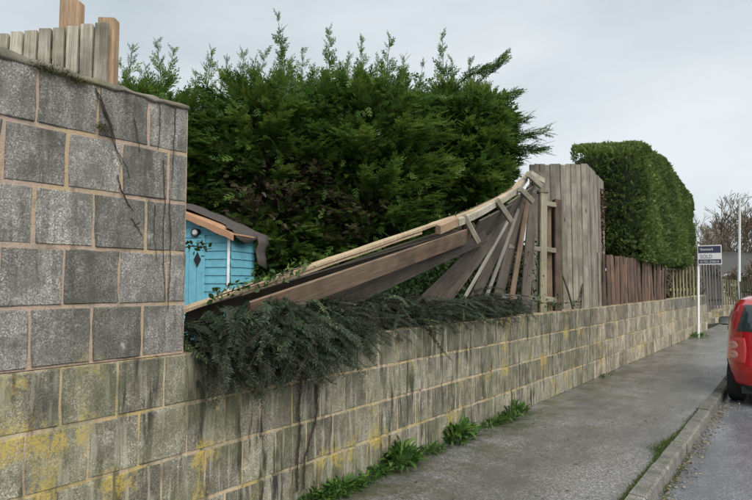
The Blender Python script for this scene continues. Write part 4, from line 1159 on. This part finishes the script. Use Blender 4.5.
# moss cushions under the coping of the tall wall
N = 900; cc = np.array([list(PX(x_, y_, .016)) for x_, y_ in ((46, 68), (52, 70), (60, 72), (68, 76), (75, 79), (40, 66), (102, 126), (104, 130), (82, 82))])
P = cc[rng.integers(0, len(cc), N)] + rng.normal(0, 1, (N, 3))*[.004, .03, .014]; P[:,0] = np.maximum(P[:,0], .004)
X, Y, Zv = frames(rng.normal(0, .7, (N, 3)) + [.8, 0, -.1], rng.normal(0, 1, (N, 3)))
M['moss'] = leafmat('moss', [(.0, (.05, .05, .02)), (1.0, (.11, .125, .04))], .1)
o = foliage('moss', BLADE, P, X, Y, Zv, rng.uniform(.012, .03, N), rng.random(N), M['moss'], None)
tag(o, 'dull green moss hanging under the coping of the tall wall', 'moss', kind='stuff')

# ------------------------------------------------------------------ sign
sp = PX(698, 328, .16); sp.z = -.02; ZS = (sp - CAM).dot(FH)
sg_ = empty('estate_sign', sp, 'white and navy sold board on a white post', 'sign')
M['sign_white'] = plain('sign_white', (.78, .78, .78), .45); M['sign_navy'] = plain('sign_navy', (.035, .04, .085), .4); M['sign_text'] = plain('sign_text', (.80, .80, .80), .5); M['sign_blue'] = plain('sign_blue', (.18, .2, .36), .5)
board('post', sp, PZ(698, 244.5, ZS), .065, .065, -FH, M['sign_white'], sg_, .002)
SF = Vector((CAM.x - sp.x, CAM.y - sp.y, 0)).normalized(); SR = ZUP.cross(SF)
tl, br = PZ(697.2, 245.6, ZS), PZ(721.6, 264.8, ZS); SW = (br - tl).dot(SR); SH_ = tl.z - br.z
def sgb(x0, y0, x1, y1, d0, d1, name, mat, parent):
    b = MB(); b.box((x0, d0, y0), (x1, d1, y1))
    W4 = Matrix((SR, -SF, ZUP)).transposed().to_4x4(); W4.translation = Vector((tl.x, tl.y, br.z)) + SF*.05
    return b.build(name, mat, parent, world=W4)
bd = sgb(0, 0, SW, SH_, -.012, .012, 'sign_board', M['sign_white'], sg_)
sgb(SW*.035, SH_*.60, SW*.965, SH_*.95, -.016, -.0125, 'sign_panel', M['sign_navy'], bd)
sgb(SW*.035, SH_*.06, SW*.965, SH_*.27, -.016, -.0125, 'sign_panel', M['sign_navy'], bd)
def text(s, x, y, h, mat, parent, wmax):
    c = bpy.data.curves.new('lettering', 'FONT'); c.body = s; c.size = h; c.extrude = .001
    o = bpy.data.objects.new('lettering', c); col.objects.link(o); bpy.context.view_layer.update()
    m = bpy.data.meshes.new_from_object(o); wd = max(v.co.x for v in m.vertices); bpy.data.objects.remove(o)
    for v in m.vertices: v.co.x *= wmax/wd
    m.materials.clear(); m.materials.append(mat)
    W4 = Matrix((SR, ZUP, SF)).transposed().to_4x4(); W4.translation = Vector((tl.x, tl.y, br.z)) + SF*(.05 + .018) + SR*x + ZUP*y
    return inst('lettering', m, parent, W4)
text('Newmark', SW*.10, SH_*.72, SH_*.22, M['sign_text'], bd, SW*.56)
text('SOLD', SW*.11, SH_*.325, SH_*.28, M['sign_blue'], bd, SW*.50)
text('01752 276010', SW*.10, SH_*.10, SH_*.16, M['sign_text'], bd, SW*.78)

# ------------------------------------------------------------------ lamp post
lpz = 29.0
lb_ = PZ(739.5, 300, lpz); lb_.z = -.1
lm = empty('lamp_post', lb_, 'slim pale grey street lamp post with a side arm', 'street lamp')
M['galv'] = plain('galvanised', (.40, .42, .42), .5, .3)
top = PZ(739.8, 198, lpz)
b = MB(); b.tube([lb_, lb_ + ZUP*1.3, lb_ + ZUP*1.32, top], [.105, .105, .07, .055], 12); b.build('pole', M['galv'], lm, True)
b = MB(); arm = top + RT*1.0 + ZUP*.12; b.tube([top - ZUP*.05, top + RT*.15 + ZUP*.02, arm], [.04, .035, .03], 8); b.build('arm', M['galv'], lm, True)
b = MB(); b.tube([arm - RT*.05, arm + RT*.15, arm + RT*.55, arm + RT*.62], [.04, .10, .085, .02], 10); b.build('lantern', M['galv'], lm, True)

# ------------------------------------------------------------------ red car (built as stacked plan slices)
M['car_red'] = plain('car_red', (.46, .008, .014), .22, 0, .8)
M['car_glass'] = plain('car_glass', (.03, .045, .05), .06, 0, .5)
M['rubber'] = plain('rubber', (.018, .018, .018), .85)
M['trim'] = plain('black_trim', (.022, .022, .023), .55)
M['lamp_red'] = plain('lamp_red', (.62, .06, .06), .1, 0, .8)
M['lamp_clear'] = plain('lamp_clear', (.72, .33, .30), .12, 0, .8)
M['rim'] = plain('wheel_silver', (.45, .45, .46), .35, .6)
M['chrome'] = plain('chrome', (.7, .7, .7), .15, .9)
CY0 = 9.28; CX = 1.865 + .832
car = empty('parked_car', (CX, CY0 + 1.85, -.115), 'red hatchback parked at the kerb, seen from behind', 'car')
zk =  [.17, .22, .32, .45, .55, .66, .80, .90, .98, 1.05, 1.16, 1.30, 1.40, 1.47, 1.515, 1.535, 1.542]
hwk = [.72, .765, .80, .825, .832, .83, .822, .812, .80, .79, .772, .735, .695, .635, .53, .35, .06]
yrk = [.14, .05, .0, -.02, -.015, .02, .05, .07, .09, .11, .15, .22, .30, .43, .64, .98, 1.45]
yfk = [3.60, 3.66, 3.70, 3.72, 3.70, 3.66, 3.52, 3.28, 3.0, 2.84, 2.66, 2.44, 2.26, 2.10, 1.92, 1.75, 1.55]
NS = 160
def carpt(z, a, off=0.0):
    hw = np.interp(z, zk, hwk); y0 = np.interp(z, zk, yrk); y1 = np.interp(z, zk, yfk)
    e1 = 4.2; c, s = math.cos(a), math.sin(a)
    x = math.copysign(abs(c)**(2/e1), c)*hw; yy = math.copysign(abs(s)**(2/e1), s)*(y1-y0)/2
    ln = math.hypot(c, s); k = 1 + off/max(.3, math.hypot(x, yy))
    return Vector((CX + x*k, CY0 + (y0+y1)/2 + yy*k, z - .115))
def caroff(z, a, off):
    p = carpt(z, a); da = (carpt(z, a + .01) - carpt(z, a - .01)); dz = (carpt(z + .01, a) - carpt(z - .01, a)); n = da.cross(dz).normalized()
    if n.dot(p - Vector((CX, CY0 + 1.8, .5))) < 0: n = -n
    return p + n*off
zs_ = sorted(set(list(np.linspace(.17, 1.542, 72)) + zk))
b = MB()
for z in zs_:
    for j in range(NS): b.v.append(tuple(carpt(z, 2*math.pi*j/NS)))
for i in range(len(zs_) - 1):
    for j in range(NS):
        a = i*NS + j; c = i*NS + (j+1) % NS; b.f.append((a, c, c+NS, a+NS))
b.f.append(tuple(reversed(range(NS)))); b.f.append(tuple((len(zs_)-1)*NS + j for j in range(NS)))
body = b.build('body', M['car_red'], car, True)
cut = MB()
WY = (CY0 + .60, CY0 + 3.03)
for wy in WY:
    for sx in (-1, 1):
        m_ = MB(); m_.tube([(CX + sx*.56, wy, .29 - .115), (CX + sx*.95, wy, .29 - .115)], .335, 32)
        cut.add(m_.v, m_.f)
cm = cut.mesh('arch_cutter')
co_ = bpy.data.objects.new('arch_cutter', cm); col.objects.link(co_)
bmod = body.modifiers.new('arches', 'BOOLEAN'); bmod.object = co_; bmod.operation = 'DIFFERENCE'; bmod.solver = 'EXACT'
bpy.context.view_layer.update()
dg = bpy.context.evaluated_depsgraph_get(); nm = bpy.data.meshes.new_from_object(body.evaluated_get(dg))
body.modifiers.clear(); nm.materials.clear(); nm.materials.append(M['car_red']); body.data = nm
bpy.data.objects.remove(co_)
def patch(name, z0, z1, a0, a1, mat, parent, off=.004, nz_=8, na=14, shape=None):
    b = MB()
    for i in range(nz_ + 1):
        for j in range(na + 1):
            u, v = j/na, i/nz_
            if shape: aa, zz = shape(u, v)
            else: aa, zz = a0 + (a1-a0)*u, z0 + (z1-z0)*v
            edge = i in (0, nz_) or j in (0, na)
            b.v.append(tuple(caroff(zz, aa, off if not edge else off*.35)))
    for i in range(nz_):
        for j in range(na):
            a = i*(na+1) + j; b.f.append((a, a+1, a+na+2, a+na+1))
    return b.build(name, mat, parent, True)
# angle that gives a wanted x on the rear face, or a wanted y on the side
def a_rear(z, x):
    hw = np.interp(z, zk, hwk); f = max(-1, min(1, x/hw)); c = math.copysign(abs(f)**(4.2/2), f); return 2*math.pi - math.acos(c)
def a_side(z, y, left=True):
    y0 = np.interp(z, zk, yrk); y1 = np.interp(z, zk, yfk); f = max(-.999, min(.999, (y - (y0+y1)/2)/((y1-y0)/2)))
    s = math.copysign(abs(f)**(4.2/2), f); a = math.asin(s); return math.pi - a if left else a
patch('rear_window', 0, 0, 0, 0, M['car_glass'], car, .014, 14, 30, lambda u, v: (a_rear(1.03 + .37*v, (-.62 + .10*v + (1.24 - .20*v)*u)), 1.03 + .37*v))
for lf in (True, False):
    for (ya, yb, sl) in ((.62, 1.36, .12), (1.42, 2.30, 0)):
        patch('side_window', 0, 0, 0, 0, M['car_glass'], car, .012, 10, 16, lambda u, v: (a_side(1.0 + .37*v, (ya + (.25*v if sl else 0)) + ((yb - (.0 if sl else .28*v)) - (ya + (.25*v if sl else 0)))*u, lf), 1.0 + .37*v))
    s_ = -1 if lf else 1
    tlm = patch('tail_light', 0, 0, 0, 0, M['lamp_red'], car, .016, 12, 12, lambda u, v: (a_rear(.60 + .34*v, s_*(.50 + .06*(v-.5)**2 + (.285 - .05*v)*u + .0)), .60 + .34*v))
    for zc in (.70, .83):
        patch('lens', 0, 0, 0, 0, M['lamp_clear'], tlm, .024, 6, 16, lambda u, v: (a_rear(zc + .058*v*math.sin(6.2832*u), s_*(.655 + .062*v*math.cos(6.2832*u))), zc + .058*v*math.sin(6.2832*u)))
    # mirror
    b = MB(); mx = CX + s_*.93; my = CY0 + 2.22; mz = 1.06 - .115
    nn = 10
    for i in range(nn + 1):
        th = -math.pi/2 + math.pi*i/nn
        for j in range(16):
            ph = 2*math.pi*j/16; cx_ = math.cos(th)*math.cos(ph); cy_ = math.cos(th)*math.sin(ph); cz_ = math.sin(th)
            b.v.append((mx + s_*.04 + .105*math.copysign(abs(cx_)**.7, cx_), my + .06*cy_ - .02*cx_*s_, mz + .075*math.copysign(abs(cz_)**.7, cz_)))
    for i in range(nn):
        for j in range(16): a = i*16 + j; c = i*16 + (j+1) % 16; b.f.append((a, c, c+16, a+16))
    mo = b.build('mirror', M['trim'], car, True)
    b = MB(); b.box((mx + s_*.04 - .085, my - .064, mz - .05), (mx + s_*.04 + .085, my - .0605, mz + .05)); b.build('mirror_glass', plain('mirror_glass', (.55, .6, .62), .05, .9), mo)
    b = MB(); b.tube([(CX + s_*.74, my + .03, mz - .02), (mx, my + .02, mz)], [.03, .03], 8); b.build('mirror_stalk', M['trim'], mo, True)
# bumper lower trim, crease, handle strip, plate
patch('bumper_trim', 0, 0, 0, 0, M['trim'], car, .006, 3, 24, lambda u, v: (a_rear(.19 + .11*v, -.70 + 1.40*u), .19 + .11*v))
patch('boot_seam', 0, 0, 0, 0, M['trim'], car, .002, 1, 24, lambda u, v: (a_rear(.565 + .008*v, -.74 + 1.48*u), .565 + .008*v))
patch('boot_handle', 0, 0, 0, 0, M['chrome'], car, .02, 3, 12, lambda u, v: (a_rear(.745 + .03*v, -.36 + .72*u), .745 + .03*v))
for i, wy in enumerate(WY):
    for sx in (-1, 1):
        xo = CX + sx*.80; xi = CX + sx*.60; zc = .29 - .115
        b = MB(); prof = [(.575, .17), (.575, .27), (.60, .290), (.675, .2925), (.75, .290), (.775, .265), (.775, .175)]
        n = 28
        for q in range(n):
            a = 2*math.pi*q/n
            for (xx, rr) in prof: b.v.append((CX + sx*xx, wy + rr*math.cos(a), zc + rr*math.sin(a)))
        m_ = len(prof)
        for q in range(n):
            for k_ in range(m_ - 1):
                a = q*m_ + k_; c = ((q+1) % n)*m_ + k_; b.f.append((a, c, c+1, a+1))
            a = q*m_ + m_-1; c = ((q+1) % n)*m_ + m_-1; b.f.append((a, c, c - m_ + 1, a - m_ + 1))
        wl = b.build('wheel', M['rubber'], car, True)
        b = MB(); b.tube([(CX + sx*.62, wy, zc), (CX + sx*.762, wy, zc)], [.176, .172], 24); b.build('rim', M['rim'], wl)
b = MB(); b.box((CX - .58, CY0 + .12, .06), (CX + .58, CY0 + 3.5, .16)); b.build('underbody', M['trim'], car)
b = MB(); b.tube([(CX, CY0 + 1.0, 1.41), (CX, CY0 + .78, 1.62)], [.006, .003], 5); b.build('aerial', M['trim'], car)

# ------------------------------------------------------------------ far house
hp = PZ(745, 283, 40.0)
ho = empty('bungalow', (hp.x, hp.y, -.2), 'low bungalow with grey slate roof beyond the fence', 'house')
HW4 = Matrix((RT, FH, ZUP)).transposed().to_4x4(); o_ = PZ(721, 283, 40.0); o_.z = -.2; HW4.translation = o_
M['slate'] = paint('roof_slate', (.085, .082, .082), .95, None, .6); M['render_pink'] = paint('wall_render', (.42, .33, .27), .85); M['white_wall'] = paint('white_render', (.72, .72, .70), .7)
ez, rz_ = PZ(730, 273.5, 40).z + .2, PZ(730, 262, 41).z + .2
b = MB(); b.box((.2, .3, 0), (13, 7, ez)); b.build('wall', M['render_pink'], ho, world=HW4)
b = MB(); b.add([(-.1, -.1, ez - .02), (13.4, -.1, ez - .02), (13.4, 3.6, rz_ + .9), (-.1, 3.6, rz_ + .9), (-.1, 7.4, ez - .02), (13.4, 7.4, ez - .02), (-.1, 0, ez - .14), (13.4, 0, ez - .14), (13.4, 7.3, ez - .14), (-.1, 7.3, ez - .14)],
                 [(0,1,2,3), (3,2,5,4), (0,3,4,9,6), (1,7,8,5,2), (0,6,7,1), (4,5,8,9), (6,9,8,7)]); b.build('roof', M['slate'], ho, world=HW4)
b = MB(); b.box((-.1, -.135, ez - .22), (13.4, -.105, ez - .03)); b.build('fascia', M['white_trim'], ho, world=HW4)
for x0, x1 in ((.35, .95), (1.2, 1.9), (3.4, 5.0)):
    b = MB(); b.box((x0, .24, ez - 1.4), (x1, .295, ez - .25)); wn = b.build('window', M['white_wall'], ho, world=HW4)
    b = MB(); b.box((x0 + .08, .225, ez - 1.3), (x1 - .08, .238, ez - .5)); b.build('pane', M['car_glass'], wn, world=HW4)

# ------------------------------------------------------------------ bare winter trees
def bare(label, px, Z, H, seed, spread=.55, depth=6, lean=0.0, trunk=.16):
    r = random.Random(seed); p = PZ(px, 290, Z); base = Vector((p.x, p.y, -.2))
    e_ = empty('bare_tree', base, label, 'tree', 'bare winter trees at the end of the road')
    tk, cr_ = MB(), MB()
    def grow(p, d, L, rad, lev):
        pts = [p]; n = 3 if lev < 4 else 2
        for i in range(n):
            d = (d + Vector((r.gauss(0, .13), r.gauss(0, .13), r.gauss(.03, .1)))).normalized(); pts.append(pts[-1] + d*L/n)
        (tk if lev < 2 else cr_).tube(pts, [max(.014, rad*(1 - .4*i/n)) for i in range(n + 1)], 6 if lev < 2 else 3, False)
        if lev >= depth: return
        k = 3 if lev < 4 else r.choice((2, 3, 3))
        for q in range(k):
            at_ = pts[-1] if q == 0 else pts[r.choice((1, 2, n))]
            ax_ = Vector((r.gauss(0, 1), r.gauss(0, 1), r.gauss(0, .5))).normalized()
            nd = (d + ax_*spread*(1.0 if q else .45) + Vector((0, 0, .12))).normalized()
            grow(at_, nd, L*r.uniform(.62, .86), rad*.62, lev + 1)
    for s_ in range(1 if trunk > .1 else 3):
        grow(base + Vector((r.uniform(-.2,.2), r.uniform(-.2,.2), 0)), Vector((lean*RT.x + r.gauss(0,.1), lean*RT.y + r.gauss(0,.1), 1)).normalized(), H*.30, trunk, 0)
    tk.build('trunk', M['bark_grey'], e_, True); c = cr_.build('crown', M['bark_grey'], e_); c['kind'] = 'stuff'
bare('biggest bare tree with pale crooked limbs, left of the lamp post', 731, 44, 8.2, 3, .62, 7, .1, .20)
bare('bare tree right behind the lamp post', 752, 48, 8.4, 5, .6, 7, 0, .18)
bare('lower bare tree seen between the hedge and the sign', 703, 50, 6.2, 8, .6, 7, 0, .13)
bare('bare bushy thicket beside the clipped hedge', 692, 40, 4.6, 9, .6, 6, 0, .08)
bare('bare bushy thicket directly above the sign board', 714, 46, 5.2, 10, .62, 6, 0, .09)
bare('low spreading bare tree just left of the bungalow', 716, 58, 6.4, 21, .66, 7, 0, .13)
bare('broad bare tree behind the bungalow roof, right of the lamp post', 760, 58, 7.6, 22, .66, 7, 0, .14)
bare('slender bare tree between the sign and the lamp post', 722, 52, 8.0, 17, .62, 7, 0, .14)
bare('bare tree farthest back, over the bungalow roof', 744, 56, 9.0, 18, .62, 7, 0, .15)
bare('bare tree at the right edge of the picture', 772, 46, 7.5, 12, .6, 7, -.1, .15)
bare('bare thicket in front of the bungalow, behind the olive fence', 746, 36, 3.0, 14, .6, 6, 0, .05)
# twiggy shrub behind the mossy slat fence
bare('tangle of bare twigs behind the mossy slat fence', 680, 21.5, 2.5, 15, .6, 6, -.1, .04)
# hillside behind
b = MB()
n = 40
A_ = [PZ(560 + 12*i, 283, 75 + 10*math.sin(i*.7)) for i in range(n)]
for i, p in enumerate(A_):
    h_ = 3.6 + 1.2*math.sin(i*.9) + .8*math.sin(i*2.3)
    b.v += [(p.x, p.y, -.3), (p.x + FH.x*6, p.y + FH.y*6, h_), (p.x + FH.x*30, p.y + FH.y*30, -.3)]
for i in range(n - 1):
    a = i*3; b.f += [(a, a+3, a+4, a+1), (a+1, a+4, a+5, a+2)]
tag(b.build('hill', M['grass_ground'], None, True), kind='structure')
